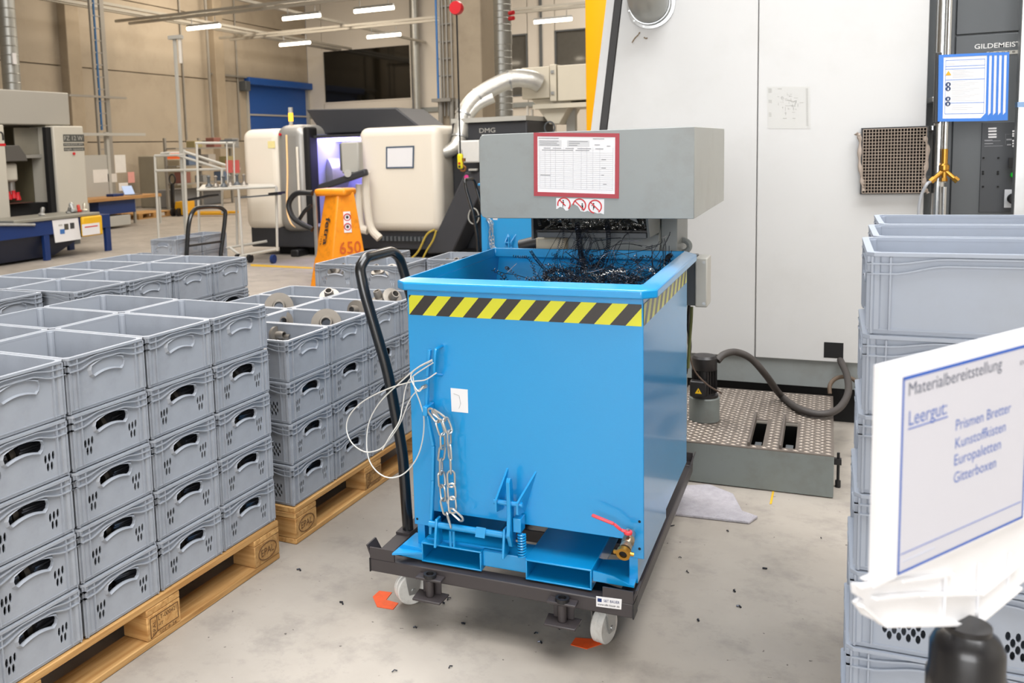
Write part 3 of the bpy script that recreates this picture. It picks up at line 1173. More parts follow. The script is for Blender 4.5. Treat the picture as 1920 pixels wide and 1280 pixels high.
def make_trolley():
    r = thing('bin_trolley', 'dark grey wheeled trolley frame carrying the blue tipping bin', 'trolley', (-.41, .4, 0))
    x0, x1, y0, y1, z0, z1 = -.835, -.016, -.075, 1.15, .158, .200
    w = .05
    MB().box(x0, x1, y0, y0 + w, z0, z1).build('frame_rail', M_TROL, r, bevel=.003)
    MB().box(x0, x1, y1 - w, y1, z0, z1).build('frame_rail', M_TROL, r, bevel=.003)
    MB().box(x0, x0 + w, y0 + w, y1 - w, z0, z1).build('frame_rail', M_TROL, r, bevel=.003)
    MB().box(x1 - w, x1, y0 + w, y1 - w, z0, z1).build('frame_rail', M_TROL, r, bevel=.003)
    MB().box(x0 + w, x1 - w, .3, .36, z0, z1).build('cross_rail', M_TROL, r, bevel=.003)
    for x in (x0, x1):
        MB().box(x - .002 if x < -.5 else x - .002, x + .002, y0 - .002, y0 + .052, z0 - .001, z1 + .001).build('end_cap', M_BLACK, r)
    for sx in (0, 1):
        for sy in (0, 1):
            cx_, cy_ = (x0, x1)[sx], (y0, y1)[sy]
            dx, dy = (1, -1)[sx], (1, -1)[sy]
            MB().box(cx_ + dx * .0, cx_ + dx * .085, cy_ + dy * .0, cy_ + dy * .005, z1, z1 + .036).build('corner_stop', M_TROL, r)
            MB().hexa([(cx_, cy_ + dy * .005, z1), (cx_ + dx * .005, cy_ + dy * .005, z1), (cx_ + dx * .005, cy_ + dy * .075, z1), (cx_, cy_ + dy * .075, z1),
                       (cx_ - dx * .012, cy_ - dy * .0, z1 + .042), (cx_ - dx * .007, cy_ - dy * .0, z1 + .042), (cx_ - dx * .007, cy_ + dy * .06, z1 + .042), (cx_ - dx * .012, cy_ + dy * .06, z1 + .042)]).build('corner_stop', M_TROL, r)
    # towing eyes on the front rail
    for xc in (-.622, -.212):
        br = MB()
        br.box(xc - .042, xc + .042, y0 - .035, y0, .176, .184)
        br.box(xc - .03, xc + .03, y0 - .006, y0, .125, .176)
        br.cyl((xc, y0 - .022, .125), (xc, y0 - .022, .176), .013, n=12)
        br.build('tow_bracket', M_TROL, r, bevel=.002)
        MB().lathe([(.012, .0), (.020, .0), (.020, .012), (.012, .012)], (xc, y0 - .018, .182), (0, 0, 1), 16, close=True).build('tow_ring', M_BLACK, r, smooth=True)
        MB().prism([(xc - .045, y0 - .055), (xc + .045, y0 - .055), (xc + .05, y0 + .01), (xc - .05, y0 + .01)], 'z', .118, .125).build('tow_plate', M_TROL, r, bevel=.002)
    # casters
    for (cx_, cy_, rz, brake) in ((-.762, .062, -.75, True), (-.128, .055, -.28, False), (-.762, 1.05, .1, False), (-.09, 1.05, 0, False)):
        R = Matrix.Translation((cx_, cy_, 0)) @ Matrix.Rotation(rz, 4, 'Z')
        wh = MB().lathe([(.012, -.019), (.048, -.019), (.052, -.015), (.052, -.004), (.049, -.002), (.049, .002), (.052, .004), (.052, .015), (.048, .019), (.012, .019)], (0, 0, .0525), (1, 0, 0), 28)
        wh.xf(R)
        wo = wh.build('wheel', M_WHEEL, r, smooth=True)
        MB().cyl((-.03, 0, .0525), (.03, 0, .0525), .008, n=12).xf(R).build('axle', M_STEEL, r, smooth=True)
        fk = MB()
        for sx in (-1, 1):
            fk.prism([(-.016, .04), (.016, .04), (.03, .118), (-.03, .118)], 'x', sx * .026 - .002, sx * .026 + .002)
        fk.box(-.03, .03, -.03, .03, .116, .122)
        fk.xf(R).build('fork', M_STEEL, r)
        MB().box(-.045, .045, -.045, .045, .148, .158).xf(R).build('mount_plate', M_BLACK, r)
        MB().cyl((0, 0, .122), (0, 0, .148), .025, n=18).xf(R).build('swivel_head', M_STEEL, r, smooth=True)
        if brake:
            MB().hexa([(-.05, -.045, .10), (-.02, -.045, .10), (-.02, .0, .12), (-.05, .0, .12), (-.05, -.05, .108), (-.02, -.05, .108), (-.02, .0, .128), (-.05, .0, .128)]).xf(R).build('brake_pedal', M_BLACK, r)
    # push handle on the left side
    nr = [Vector((-.806, .15, .19)), Vector((-.817, .15, .47)), Vector((-.862, .15, .745)), Vector((-.938, .15, 1.005)), Vector((-.955, .155, 1.085)), Vector((-.950, .19, 1.115)),
          Vector((-.955, .40, 1.115)), Vector((-.950, .455, 1.085)), Vector((-.935, .47, 1.005)), Vector((-.862, .47, .745)), Vector((-.817, .47, .47)), Vector((-.806, .47, .19))]
    pth = []
    for i, p in enumerate(nr):
        if 0 < i < len(nr) - 1:
            a, b = (nr[i - 1] - p), (nr[i + 1] - p)
            k = min(.05, a.length * .4, b.length * .4)
            s0, s1 = p + a.normalized() * k, p + b.normalized() * k
            for t in (0, .25, .5, .75, 1):
                pth.append(s0 * (1 - t) ** 2 + p * 2 * t * (1 - t) + s1 * t * t)
        else:
            pth.append(p)
    MB().tube(pth, .0185, 14).build('push_handle', mat('black_gloss_tube', '#17191c', .25, var=.08, coat=.3), r, smooth=True)
    MB().cyl((-.85, .15, .69), (-.85, .47, .69), .011, n=10).build('handle_crossbar', M_BLACK, r, smooth=True)
    for y in (.15, .47):
        MB().box(-.835, -.785, y - .035, y + .035, z1, z1 + .008).build('handle_foot', M_TROL, r)
    # maker's plate
    q = [at(x, y, Y=y0 - .001) for x, y in ((1118, 1117), (1166, 1123), (1165, 1142), (1118, 1136))]
    pl = MB().hexa([q[3] + Vector((0, -.0015, 0)), q[2] + Vector((0, -.0015, 0)), q[2], q[3], q[0] + Vector((0, -.0015, 0)), q[1] + Vector((0, -.0015, 0)), q[1], q[0]]).build('maker_plate', M_PAPER, r)
    xd = (q[1] - q[0]).normalized()
    W = (q[1] - q[0]).length
    H = (q[0] - q[3]).length
    z_ = Vector((0, 0, 1))
    y_ = Vector((0, -.0022, 0))
    text('S&T BAUER', 'plate_text', pl, M_BLUED, q[3] + xd * W * .30 + z_ * H * .55 + y_, xd, z_, H * .26, W * .62)
    text('www.s&t-bauer.de', 'plate_text', pl, M_INK, q[3] + xd * W * .06 + z_ * H * .18 + y_, xd, z_, H * .20, W * .86)
    b0 = q[3] + xd * W * .06 + z_ * H * .5 + y_
    MB().quad(b0, b0 + xd * W * .16, b0 + xd * W * .16 + z_ * H * .34, b0 + z_ * H * .34, .0003).build('plate_logo', M_BLUED, pl)
    return r


TROLLEY = make_trolley()

# second bin of the same kind on its trolley, far behind
far = at(903, 450, Z=.45)
dx = Vector((far.x - BW, far.y, 0))
b2 = copy_tree(BIN, 'distant blue tipping bin standing beyond the conveyor head', BIN.location + dx)
t2 = copy_tree(TROLLEY, 'distant dark trolley under the second blue bin', TROLLEY.location + dx)

# ================================================================== wire rope hung on the rod hook
z3 = lambda x, y: (640 + x / 3.05, 620 + y / 3.05)
M_ROPE = mat('coated_wire_rope', '#d2d1cc', .45, .2, var=.06)
wr = thing('wire_rope', 'white coated wire rope looped over the hook of the blue bin', 'rope', at(800, 690, Y=-.05))
loops = [
    [(545, 240), (480, 280), (400, 292), (270, 330), (130, 400), (50, 480), (30, 560), (60, 640), (130, 690), (200, 685), (250, 650), (330, 540), (400, 380), (480, 312)],
    [(520, 165), (430, 215), (320, 310), (220, 410), (160, 520), (145, 640), (160, 740), (210, 810), (280, 840), (360, 815), (430, 730), (465, 620), (472, 500), (450, 410), (420, 330), (410, 262)],
    [(525, 182), (410, 260), (370, 320), (350, 430), (330, 520), (280, 600), (235, 680)],
    [(520, 172), (450, 205), (405, 240), (400, 280), (440, 345), (470, 318)],
]
for i, lp in enumerate(loops):
    P = [at(*z3(x, y), Y=-.055 - .012 * math.sin(k * .9 + i * 1.3) - .004 * i) for k, (x, y) in enumerate(lp)]
    MB().tube(smooth_path(P, 8), .0021, 6).build('rope_strand', M_ROPE, wr, smooth=True)
c = at(*z3(475, 320), Y=-.06)
MB().cyl(c + Vector((-.008, 0, -.004)), c + Vector((.008, 0, .004)), .006, n=10).build('rope_clamp', M_STEEL, wr)

# ================================================================== chip conveyor: head, elevator, motor
HY = .40
hx0, hx1, hz0, hz1, hy1 = -.615, .082, 1.232, 1.513, 1.28
cv = thing('chip_conveyor', 'grey chip conveyor with a boxy discharge head above the blue bin', 'conveyor', (-.2, 1.1, 0))
c = .02
t = .004
prof = [(hx0 + c, hz0), (hx1, hz0), (hx1, hz1), (hx0 + c, hz1), (hx0 + .006, hz1 - .006), (hx0, hz1 - c), (hx0, hz0 + c), (hx0 + .006, hz0 + .006)]
MB().prism(prof, 'y', HY, HY + t).build('head_front', M_GREYM, cv, bevel=.002)
sh = MB()
sh.box(hx1 - t, hx1, HY + t, hy1, hz0, hz1).box(hx0, hx0 + t, HY + t, hy1, hz0 + c, hz1 - c).box(hx0 + .008, hx1 - t, HY + t, hy1, hz1 - t, hz1)
sh.build('head_cover', mat('light_grey_cover', '#a9aaa4', .42, var=.04, scale=4, dirt='#857f76', dirt_amount=.3, dirt_scale=5), cv, bevel=.0015)
# elevator: belt trough leaving the head, lip, side cheek, casing going down
lx0, lx1 = at(1010, 440, Y=.82).x, at(1214, 440, Y=.82).x
lz = at(1110, 438, Y=.82).z
MB().box(lx0, lx1, .80, .83, lz - .014, lz + .006).build('discharge_lip', M_DKGREY, cv, bevel=.002)
MB().box(lx0 - .02, lx1, .83, 1.24, lz, lz + .012).build('trough', M_BLACK, cv)
MB().box(lx0 - .022, lx0 - .014, .80, 1.24, lz - .02, hz0 + .1).build('cheek', M_DKGREY, cv)
MB().prism([(.72, hz0 + .05), (.80, lz - .01), (1.24, lz - .01), (1.24, hz0 + .05)], 'x', lx1 + .004, lx1 + .012).build('cheek', M_GREYM, cv)
MB().box(lx0 - .02, lx1, 1.22, 1.24, lz, hz1 - .02).build('back_plate', M_BLACK, cv)
fl_ = [at(1180, 409, Y=.44), at(1215, 409, Y=.44)]
MB().prism([(at(1179, 411, Y=.5).x, hz0 + .0), (lx1 + .01, hz0), (lx1 - .02, hz0 - .018), (at(1182, 411, Y=.5).x + .005, hz0 - .03)], 'y', .60, .604).build('deflector', M_GREYM, cv)
ex0, ex1 = at(1058, 450, Y=.98).x, at(1236, 450, Y=.98).x
ez = at(1200, 440, Y=.98).z
MB().prism([(.98, .26), (1.17, .26), (1.17, 0), (1.30, 0), (1.30, ez), (1.10, ez + .06), (.98, ez)], 'x', ex0, ex1).build('elevator_casing', M_GREYM, cv, bevel=.004)
MB().box(ex1, ex1 + .06, 1.02, 1.30, .26, hz0).build('elevator_flange', M_GREYM, cv, bevel=.003)
MB().box(ex0 - .06, ex0, 1.05, 1.28, .26, .95).build('elevator_flange', M_GREYM, cv, bevel=.003)
# gear motor at the left of the elevator
gm = at(1035, 455, Y=1.0)
MB().box(gm.x - .05, gm.x + .07, .94, 1.06, gm.z - .035, gm.z + .03).build('drive_housing', mat('cream_cast_housing', '#b7ab95', .45, var=.08), cv, bevel=.01)
MB().cyl((gm.x - .05, 1.0, gm.z), (gm.x - .13, 1.0, gm.z - .02), .03, n=16).build('drive_shaft_guard', M_BLACK, cv, smooth=True)
# lifting eye
e = at(1278, 461, Y=1.15)
ring = [e + Vector((.030 * math.cos(a), 0, .024 * math.sin(a))) for a in [2 * PI * k / 24 for k in range(24)]]
MB().tube(ring, .011, 8, closed=True).build('lifting_eye', M_GREYM, cv, smooth=True)
MB().box(ex1 + .05, e.x - .02, 1.14, 1.16, e.z - .03, e.z + .0).build('eye_bracket', M_GREYM, cv)
# switch box and cables beside the bin
jb = [at(1294, 480, Y=1.02), at(1327, 575, Y=1.02)]
MB().box(ex1 + .03, jb[0].x + .02, 1.03, 1.11, jb[1].z, jb[0].z).build('box_base', M_DKGREY, cv, bevel=.003)
bxo = MB().box(jb[0].x + .02, jb[1].x, 1.0, 1.12, jb[1].z, jb[0].z - .004).build('switch_box', M_GREYL, cv, bevel=.005)
for zz in (jb[1].z + .015, jb[0].z - .02):
    MB().cyl((jb[1].x - .012, .999, zz), (jb[1].x - .012, 1.002, zz), .006, n=8).build('box_screw', M_STEEL, bxo)
g0 = at(1296, 577, Y=1.08)
for k, (mt, pth) in enumerate(((mat('green_yellow_cable', '#5b6136', .5, var=.15), [(1297, 575), (1296, 600), (1293, 640), (1290, 690)]),
                               (M_BLACK, [(1292, 570), (1290, 610), (1294, 650), (1286, 700)]))):
    MB().tube(smooth_path([at(x, y, Y=1.08 + .02 * k) for x, y in pth], 6), .006, 7).build('cable', mt, cv, smooth=True)
MB().tube(smooth_path([at(x, y, Y=1.12) for x, y in ((1255, 411), (1262, 418), (1272, 422), (1268, 436), (1259, 452), (1256, 470))], 6), .003, 6).build('cable', M_BLACK, cv, smooth=True)
MB().cyl(at(1251, 411, Y=1.1), at(1257, 472, Y=1.1), .007, n=8).build('cable_duct', M_BLACK, cv)

# log sheet in a red frame, and the prohibition sticker
M_REDF = mat('dark_red_frame', '#a5343f', .5, var=.05)
q = [at(x, y, Y=HY) for x, y in ((1001, 248.5), (1161.5, 250), (1160.5, 372), (1001.5, 367))]
pf = thing('framed_log_sheet', 'handwritten log table in a dark red frame on the conveyor head', 'notice', (q[0] + q[2]) / 2)


def lerp2(q, u, v, dy=0):
    """u right 0..1, v down 0..1 over the quad q (tl, tr, br, bl)"""
    a = q[0].lerp(q[1], u)
    b = q[3].lerp(q[2], u)
    return a.lerp(b, v) + Vector((0, -dy, 0))


def patch(mb, q, u0, v0, u1, v1, dy, th=.0006):
    P = [lerp2(q, u0, v1, dy), lerp2(q, u1, v1, dy), lerp2(q, u1, v0, dy), lerp2(q, u0, v0, dy)]
    mb.quad(*P, th)
    return mb


fr = MB()
patch(fr, q, 0, 0, 1, .058, .003, .003)
patch(fr, q, 0, .935, 1, 1, .003, .003)
patch(fr, q, 0, .058, .045, .935, .003, .003)
patch(fr, q, .955, .058, 1, .935, .003, .003)
fr.build('frame', M_REDF, pf)
patch(MB(), q, .045, .058, .955, .935, .0018, .0016).build('sheet', M_PAPER, pf)
gr = MB()
for k in range(19):
    v = .30 + k * .0315
    patch(gr, q, .07, v, .93, v + .0035, .0024)
for u in (.07, .135, .20, .26, .36, .47, .565, .63, .70, .78, .93):
    patch(gr, q, u, .22, u + .003, .87, .0024)
gr.build('table_lines', M_PRINTL, pf)
hd = MB()
patch(hd, q, .06, .115, .335, .21, .0022)
patch(hd, q, .40, .115, .66, .21, .0022)
hd.build('header_shading', mat('pale_header', '#cfcfd0', .8, var=.02), pf)
tx = MB()
for (u0, u1, v) in ((.06, .30, .082), (.70, .83, .082), (.07, .30, .125), (.07, .28, .155), (.07, .31, .185), (.42, .64, .125), (.42, .55, .155), (.42, .52, .185), (.72, .78, .175), (.86, .90, .19),
                    (.12, .20, .235), (.23, .33, .235), (.38, .48, .235), (.52, .68, .235), (.73, .82, .235), (.10, .47, .265), (.5, .66, .265),
                    (.80, .85, .40), (.80, .85, .53), (.80, .83, .64), (.08, .20, .66), (.82, .86, .78)):
    patch(tx, q, u0, v, u1, v + .010, .0026)
tx.build('written_lines', M_PRINT, pf)

q = [at(x, y, Y=HY) for x, y in ((1043, 371), (1133, 373), (1132.5, 400), (1043, 393))]
ps = thing('prohibition_sticker', 'torn white sticker with three red prohibition signs under the log sheet', 'sticker', (q[0] + q[2]) / 2)
jag = [(0, 0), (1, 0), (1, 1.06), (.93, 1.0), (.86, 1.04), (.80, .96), (.74, 1.0), (.66, .9), (.6, 1.0), (.52, .97), (.46, .62), (.40, .48), (.34, .40), (.30, .62), (.25, 1.0), (.20, 1.02), (.15, .78), (.08, .74), (.03, .9), (0, .95)]
pts = [lerp2(q, u, v, 0) for u, v in jag]
MB().prism([(p.x, p.z) for p in pts], 'y', HY - .0008, HY).build('backing', M_PAPER, ps)
for k, (u, vv) in enumerate(((.165, .50), (.49, .53), (.815, .56))):
    cc = lerp2(q, u, vv, .0012)
    R = .0205
    n = 28
    a0, a1 = ((-.25 * PI, 1.08 * PI), (-.30 * PI, .98 * PI), (-.32 * PI, 1.45 * PI))[k]
    arc = [cc + Vector((R * math.cos(a0 + (a1 - a0) * i / n), 0, R * math.sin(a0 + (a1 - a0) * i / n))) for i in range(n + 1)]
    s = MB()
    for a, b in zip(arc[:-1], arc[1:]):
        s.bar(a, b, .0042, .0006, (0, 1, 0))
    e2 = (.35, .9, .8)[k]
    s.bar(cc + Vector((-R * .7, 0, R * .7)), cc + Vector((R * .75 * e2, 0, -R * .75 * e2)), .0036, .0006, (0, 1, 0))
    s.build('prohibition_sign', M_RED, ps)
    f = MB()
    ox, oz = ((-.002, .004), (.010, -.003), (-.004, .002))[k]
    o = cc + Vector((ox, .0002, oz))
    f.bar(o + Vector((0, 0, .004)), o + Vector((0, 0, -.007)), .0045, .0005, (0, 1, 0))
    f.bar(o + Vector((-.001, 0, -.006)), o + Vector((-.002, 0, -.013)), .002, .0005, (0, 1, 0))
    f.bar(o + Vector((0, 0, .002)), o + Vector((-.008, 0, .001)), .0016, .0005, (0, 1, 0))
    f.cyl(o + Vector((-.0005, -.0004, .0075)), o + Vector((-.0005, .0004, .0075)), .0024, n=10)
    f.build('figure', M_INK, ps)

# ================================================================== metal chips: a tangled heap in the bin, chips on the trough, long coils
M_SWARF = mat('blued_steel_swarf', '#3c3f47', .3, .8, var=.5, scale=60)
M_SWARF2 = mat('bright_steel_swarf', '#c2c0bb', .25, .9, var=.3, scale=60)
rs = random.Random(11)


def helix(path, r, pitch, wire, per=9, taper=0.0):
    P = smooth_path(path, 10)
    L = [0]
    for a, b in zip(P[:-1], P[1:]):
        L.append(L[-1] + (b - a).length)
    tot = L[-1]
    n = max(6, int(tot / pitch * per))
    out = []
    nrm = (P[1] - P[0]).orthogonal().normalized()
    j = 0
    for i in range(n + 1):
        s = tot * i / n
        while j < len(P) - 2 and L[j + 1] < s:
            j += 1
        f = (s - L[j]) / max(L[j + 1] - L[j], 1e-9)
        c_ = P[j].lerp(P[j + 1], f)
        tn = (P[j + 1] - P[j]).normalized()
        nrm = (nrm - tn * nrm.dot(tn)).normalized()
        b = tn.cross(nrm)
        a = 2 * PI * i / per
        rr = r * (1 - taper * i / n)
        out.append(c_ + (nrm * math.cos(a) + b * math.sin(a)) * rr)
    return out


def rnd_path(c_, spread, n, step, zf=.6):
    p = Vector(c_) + Vector((rs.gauss(0, spread[0]), rs.gauss(0, spread[1]), rs.gauss(0, spread[2])))
    d = Vector((rs.gauss(0, 1), rs.gauss(0, 1), rs.gauss(0, zf))).normalized()
    out = [p]
    for _ in range(n):
        d = (d + Vector((rs.gauss(0, .6), rs.gauss(0, .6), rs.gauss(0, .35)))).normalized()
        p = p + d * step
        out.append(p)
    return out


def inside(p, zmax=1.12):
    return Vector((min(max(p.x, BW + .03), -.03), min(max(p.y, .03), BL - .07), min(max(p.z, .75), zmax)))


sw, sw2 = MB(), MB()
for k in range(190):
    cx_ = rs.choice((-.28, -.22, -.15, -.10, -.32))
    path = [inside(p, 1.085) for p in rnd_path((cx_, .48, .985), (.08, .15, .035), rs.randint(3, 5), rs.uniform(.03, .06))]
    h = helix(path, rs.uniform(.003, .008), rs.uniform(.009, .016), .0009, 8)
    (sw if rs.random() < .85 else sw2).tube(h, rs.uniform(.0007, .0012), 3, cap=False)
for k in range(130):
    path = [inside(p, 1.16) for p in rnd_path((-.20, .52, 1.03), (.15, .17, .05), 4, .05, 1.0)]
    sw.tube(smooth_path(path, 5), rs.uniform(.0007, .0014), 3, cap=False)
# lower layer so that the heap has a body
heap = MB()
nx, ny = 26, 22
gv = []
for j in range(ny + 1):
    for i in range(nx + 1):
        x, y = BW + .012 + (-BW - .024) * i / nx, .01 + (BL - .12) * j / ny
        bump = math.exp(-((x + .15) / .17) ** 2 - ((y - .46) / .22) ** 2)
        gv.append((x, y, .66 + .27 * bump + rs.uniform(-.014, .014) * (bump + .2)))
gf = [(j * (nx + 1) + i, j * (nx + 1) + i + 1, (j + 1) * (nx + 1) + i + 1, (j + 1) * (nx + 1) + i) for j in range(ny) for i in range(nx)]
swo = sw.build('swarf_heap', M_SWARF, base=(-.3, .4, .75))
tag(swo, 'tangled heap of dark curled metal chips inside the blue bin', 'metal chips', kind='stuff')
heap.add(gv, gf).build('packed_chips', mat('packed_swarf', '#15161a', .4, .7, var=.6, scale=120, bump=1.0, bscale=120), swo)['kind'] = 'stuff'
sw2.build('bright_chips', M_SWARF2, swo)['kind'] = 'stuff'
# chips on the trough
tc_ = MB()
for k in range(260):
    x, y, z = rs.uniform(lx0, lx1 - .01), rs.uniform(.81, 1.15), lz + .012 + abs(rs.gauss(0, .035))
    z = min(z, hz0 + .05)
    p = [Vector((x, y, z))]
    d = Vector((rs.gauss(0, 1), rs.gauss(0, 1), rs.gauss(0, .6))).normalized()
    p.append(p[0] + d * rs.uniform(.015, .05))
    tc_.tube(helix(p, rs.uniform(.002, .006), .006, .001, 6), rs.uniform(.0007, .0013), 3, cap=False)
tag(tc_.build('trough_chips', M_SWARF2, base=((lx0 + lx1) / 2, 1.0, lz + .012)), 'glittering dark chips lying on the conveyor trough under the head', 'metal chips', kind='stuff')
# hanging strands
hs_ = MB()
for k in range(26):
    x0_ = at(rs.uniform(1050, 1120), 412, Y=.8).x
    p0_ = Vector((x0_, rs.uniform(.76, .86), lz + .02))
    p1_ = p0_ + Vector((rs.gauss(-.03, .05), rs.gauss(-.05, .05), -rs.uniform(.08, .22)))
    md = p0_.lerp(p1_, .5) + Vector((rs.gauss(0, .02), rs.gauss(0, .02), 0))
    if rs.random() < .4:
        hs_.tube(helix([p0_, md, p1_], rs.uniform(.003, .005), .007, .001, 7), .0009, 3, cap=False)
    else:
        hs_.tube(smooth_path([p0_, md, p1_], 6), rs.uniform(.0006, .0012), 3, cap=False)
tag(hs_.build('hanging_chips', M_SWARF, base=(-.25, .8, lz - .2)), 'thin dark chip strands hanging from the discharge lip into the bin', 'metal chips', kind='stuff')
# four long coils that can be told apart
coils = [
    ([(1138, 415, .80), (1141, 445, .74), (1138, 470, .70), (1122, 495, .66), (1098, 503, .62), (1060, 505, .58)], .0075, M_SWARF, 'thick coiled chip hanging on the right of the discharge and curling into the bin'),
    ([(1082, 418, .80), (1086, 450, .74), (1090, 480, .68), (1096, 505, .62)], .0085, M_SWARF, 'thick coiled chip hanging straight down in the middle of the bin'),
    ([(1075, 512, .50), (1040, 504, .52), (1022, 512, .52), (1030, 522, .48), (1060, 522, .46)], .0065, M_SWARF, 'dark coiled chip bent like a hairpin on the left of the heap'),
    ([(1092, 508, .46), (1112, 514, .46), (1122, 526, .46), (1120, 540, .45)], .006, M_SWARF2, 'bright coiled chip arching in the middle of the heap'),
    ([(1130, 518, .46), (1160, 516, .47), (1180, 528, .46), (1190, 545, .44)], .006, M_SWARF, 'dark coiled chip arching on the right of the heap'),
    ([(995, 470, .62), (1005, 485, .60), (1022, 505, .56)], .005, M_SWARF, 'loose thin spiral chip at the left of the heap'),
]
for pts, r_, mt, lab in coils:
    P = [at(x, y, Y=yy) for x, y, yy in pts]
    cm = MB().tube(helix(P, r_, r_ * 1.15, .001, 12), r_ * .2, 4, cap=False)
    tag(cm.build('coiled_chip', mt), lab, 'metal chip', 'long coiled chips')

# ================================================================== tread plate platform with coolant pump
px0, px1, py0, py1, pz = -.20, .497, 1.456, 2.40, .180
pm = thing('tread_platform', 'low grey platform with a tread plate top and two lifting slots', 'platform', (.15, 1.9, 0))
M_TREAD = mat('worn_tread_plate', '#6f665e', .45, .4, var=.15, scale=12, dirt='#4a403a', dirt_amount=.6, dirt_scale=9)
M_PLAT = mat('grey_platform_paint', '#757b78', .5, var=.05, scale=6, dirt='#5b5148', dirt_amount=.45, dirt_scale=5)
MB().box(px0, px1, py0, py0 + .006, .004, pz - .003).build('front_plate', M_PLAT, pm, bevel=.002)
MB().box(px1 - .006, px1, py0 + .006, py1, .004, pz - .003).build('side_plate', M_PLAT, pm, bevel=.002)
MB().box(px0, px0 + .006, py0 + .006, py1, .022, pz - .003).build('side_plate', M_PLAT, pm)
slots = []
for (a, b) in (((1383, 838), (1418, 780)), ((1447, 838), (1478, 783))):
    A, Bq = at(a[0], a[1], Z=pz), at(b[0], b[1], Z=pz)
    slots.append((min(A.x, Bq.x) - .005, max(A.x, Bq.x) - .0, 1.49, 1.86))
sx = sorted(slots)
s0, s1 = (.175, .222, 1.50, 1.88), (.300, .350, 1.50, 1.88)
tp = MB()
tp.box(px0, s0[0], py0, py1, pz - .004, pz)
tp.box(s0[1], s1[0], py0, py1, pz - .004, pz)
tp.box(s1[1], px1, py0, py1, pz - .004, pz)
for s_ in (s0, s1):
    tp.box(s_[0], s_[1], py0, s_[2], pz - .004, pz)
    tp.box(s_[0], s_[1], s_[3], py1, pz - .004, pz)
tp.build('tread_plate', M_TREAD, pm)
bm_ = MB()
k = 0
y = py0 + .02
while y < py1 - .02:
    x = px0 + .02 + (.0205 if k % 2 else 0)
    while x < px1 - .01:
        if not any(s_[0] - .01 < x < s_[1] + .01 and s_[2] - .01 < y < s_[3] + .01 for s_ in (s0, s1)):
            a, b = .0125, .0062
            th_ = .2 if k % 2 else -.2
            ca, sa = math.cos(th_), math.sin(th_)
            bm_.add([(x + a * ca, y + a * sa, pz), (x - b * sa, y + b * ca, pz), (x - a * ca, y - a * sa, pz), (x + b * sa, y - b * ca, pz), (x, y, pz + .004)],
                    [(0, 1, 4), (1, 2, 4), (2, 3, 4), (3, 0, 4)])
        x += .041
    y += .020
    k += 1
bm_.build('tread_lugs', mat('bright_tread_lug', '#857b71', .35, .55, var=.12, scale=25), pm)['kind'] = 'stuff'
for s_ in (s0, s1):
    MB().box(s_[0] - .012, s_[0] - .002, s_[2] - .02, s_[3] + .06, pz, pz + .018).build('slot_bar', mat('brown_grey_bar', '#625a54', .5, .3, var=.1), pm, bevel=.002)
    MB().box(s_[0], s_[1], s_[2], s_[3], .03, .05).build('slot_bottom', mat('rusty_slot', '#5b4332', .7, var=.3, scale=15), pm)
    MB().box(s_[0] + .008, s_[1] - .012, s_[2] + .09, s_[2] + .17, .05, .14).build('slot_catch', M_DKGREY, pm)
MB().box(px0 + .02, px1 - .02, py0 + .02, py1 - .02, .001, .012).build('drip_tray', M_NEAR, pm)
fb = at(1569, 890, Y=1.60)
MB().cyl((px1 + .018, 1.6, .03), (px1 + .018, 1.6, .15), .006, n=8).build('levelling_bolt', M_BLACK, pm)
MB().cyl((px1 + .018, 1.6, .0), (px1 + .018, 1.6, .03), .011, n=10).build('levelling_foot', M_BLACK, pm)
MB().box(px1, px1 + .03, 1.588, 1.612, .10, .125).build('bolt_lug', M_BLACK, pm)

mc = at(1318, 770, Z=pz) 
mc = Vector((-.05, 1.80, pz))
pu = thing('coolant_pump', 'black coolant pump motor on a grey round base on the platform', 'pump', mc)
bw_ = .068
MB().lathe([(bw_, 0), (bw_, .105), (bw_ - .004, .11)], mc + Vector((0, 0, .003)), (0, 0, 1), 28).build('pump_base', M_PLAT, pu, smooth=True)
M_MOT = mat('black_motor_paint', '#1d1b1c', .4, var=.1)
MB().lathe([(.062, 0), (.062, .012), (.05, .016)], mc + Vector((0, 0, .113)), (0, 0, 1), 28).build('motor_flange', M_MOT, pu, smooth=True)
MB().cyl(mc + Vector((0, 0, .125)), mc + Vector((0, 0, .245)), .049, n=28).build('motor_body', M_MOT, pu, smooth=True)
for k in range(26):
    a = 2 * PI * k / 26
    u = Vector((math.cos(a), math.sin(a), 0))
    MB().bar(mc + u * .052 + Vector((0, 0, .135)), mc + u * .052 + Vector((0, 0, .24)), .0022, .009, u).build('cooling_rib', M_MOT, pu)
MB().lathe([(.054, 0), (.056, .004), (.056, .055), (.048, .066), (.0, .068)], mc + Vector((0, 0, .24)), (0, 0, 1), 28).build('fan_cowl', M_MOT, pu, smooth=True)
MB().box(mc.x - .055, mc.x + .018, mc.y - .085, mc.y - .04, mc.z + .128, mc.z + .20).build('terminal_box', M_MOT, pu, bevel=.006)
tb = Vector((mc.x - .016, mc.y - .086, mc.z + .145))
wt = MB().prism([(tb.x - .015, tb.z), (tb.x + .015, tb.z), (tb.x, tb.z + .026)], 'y', tb.y - .0005, tb.y).build('warning_triangle', mat('warning_yellow', '#f0c010', .5), pu)
MB().prism([(tb.x - .0015, tb.z + .005), (tb.x + .003, tb.z + .012), (tb.x - .001, tb.z + .018)], 'y', tb.y - .001, tb.y - .0005).build('lightning_mark', M_INK, wt)
MB().tube(smooth_path([at(x, y, Y=yy) for x, y, yy in ((1288, 600, 1.55), (1290, 640, 1.58), (1300, 690, 1.62), (1325, 720, 1.66), (1353, 737, 1.78))], 6), .004, 6).build('motor_cable', mat('brown_cable', '#5a4a40', .5), pu, smooth=True)

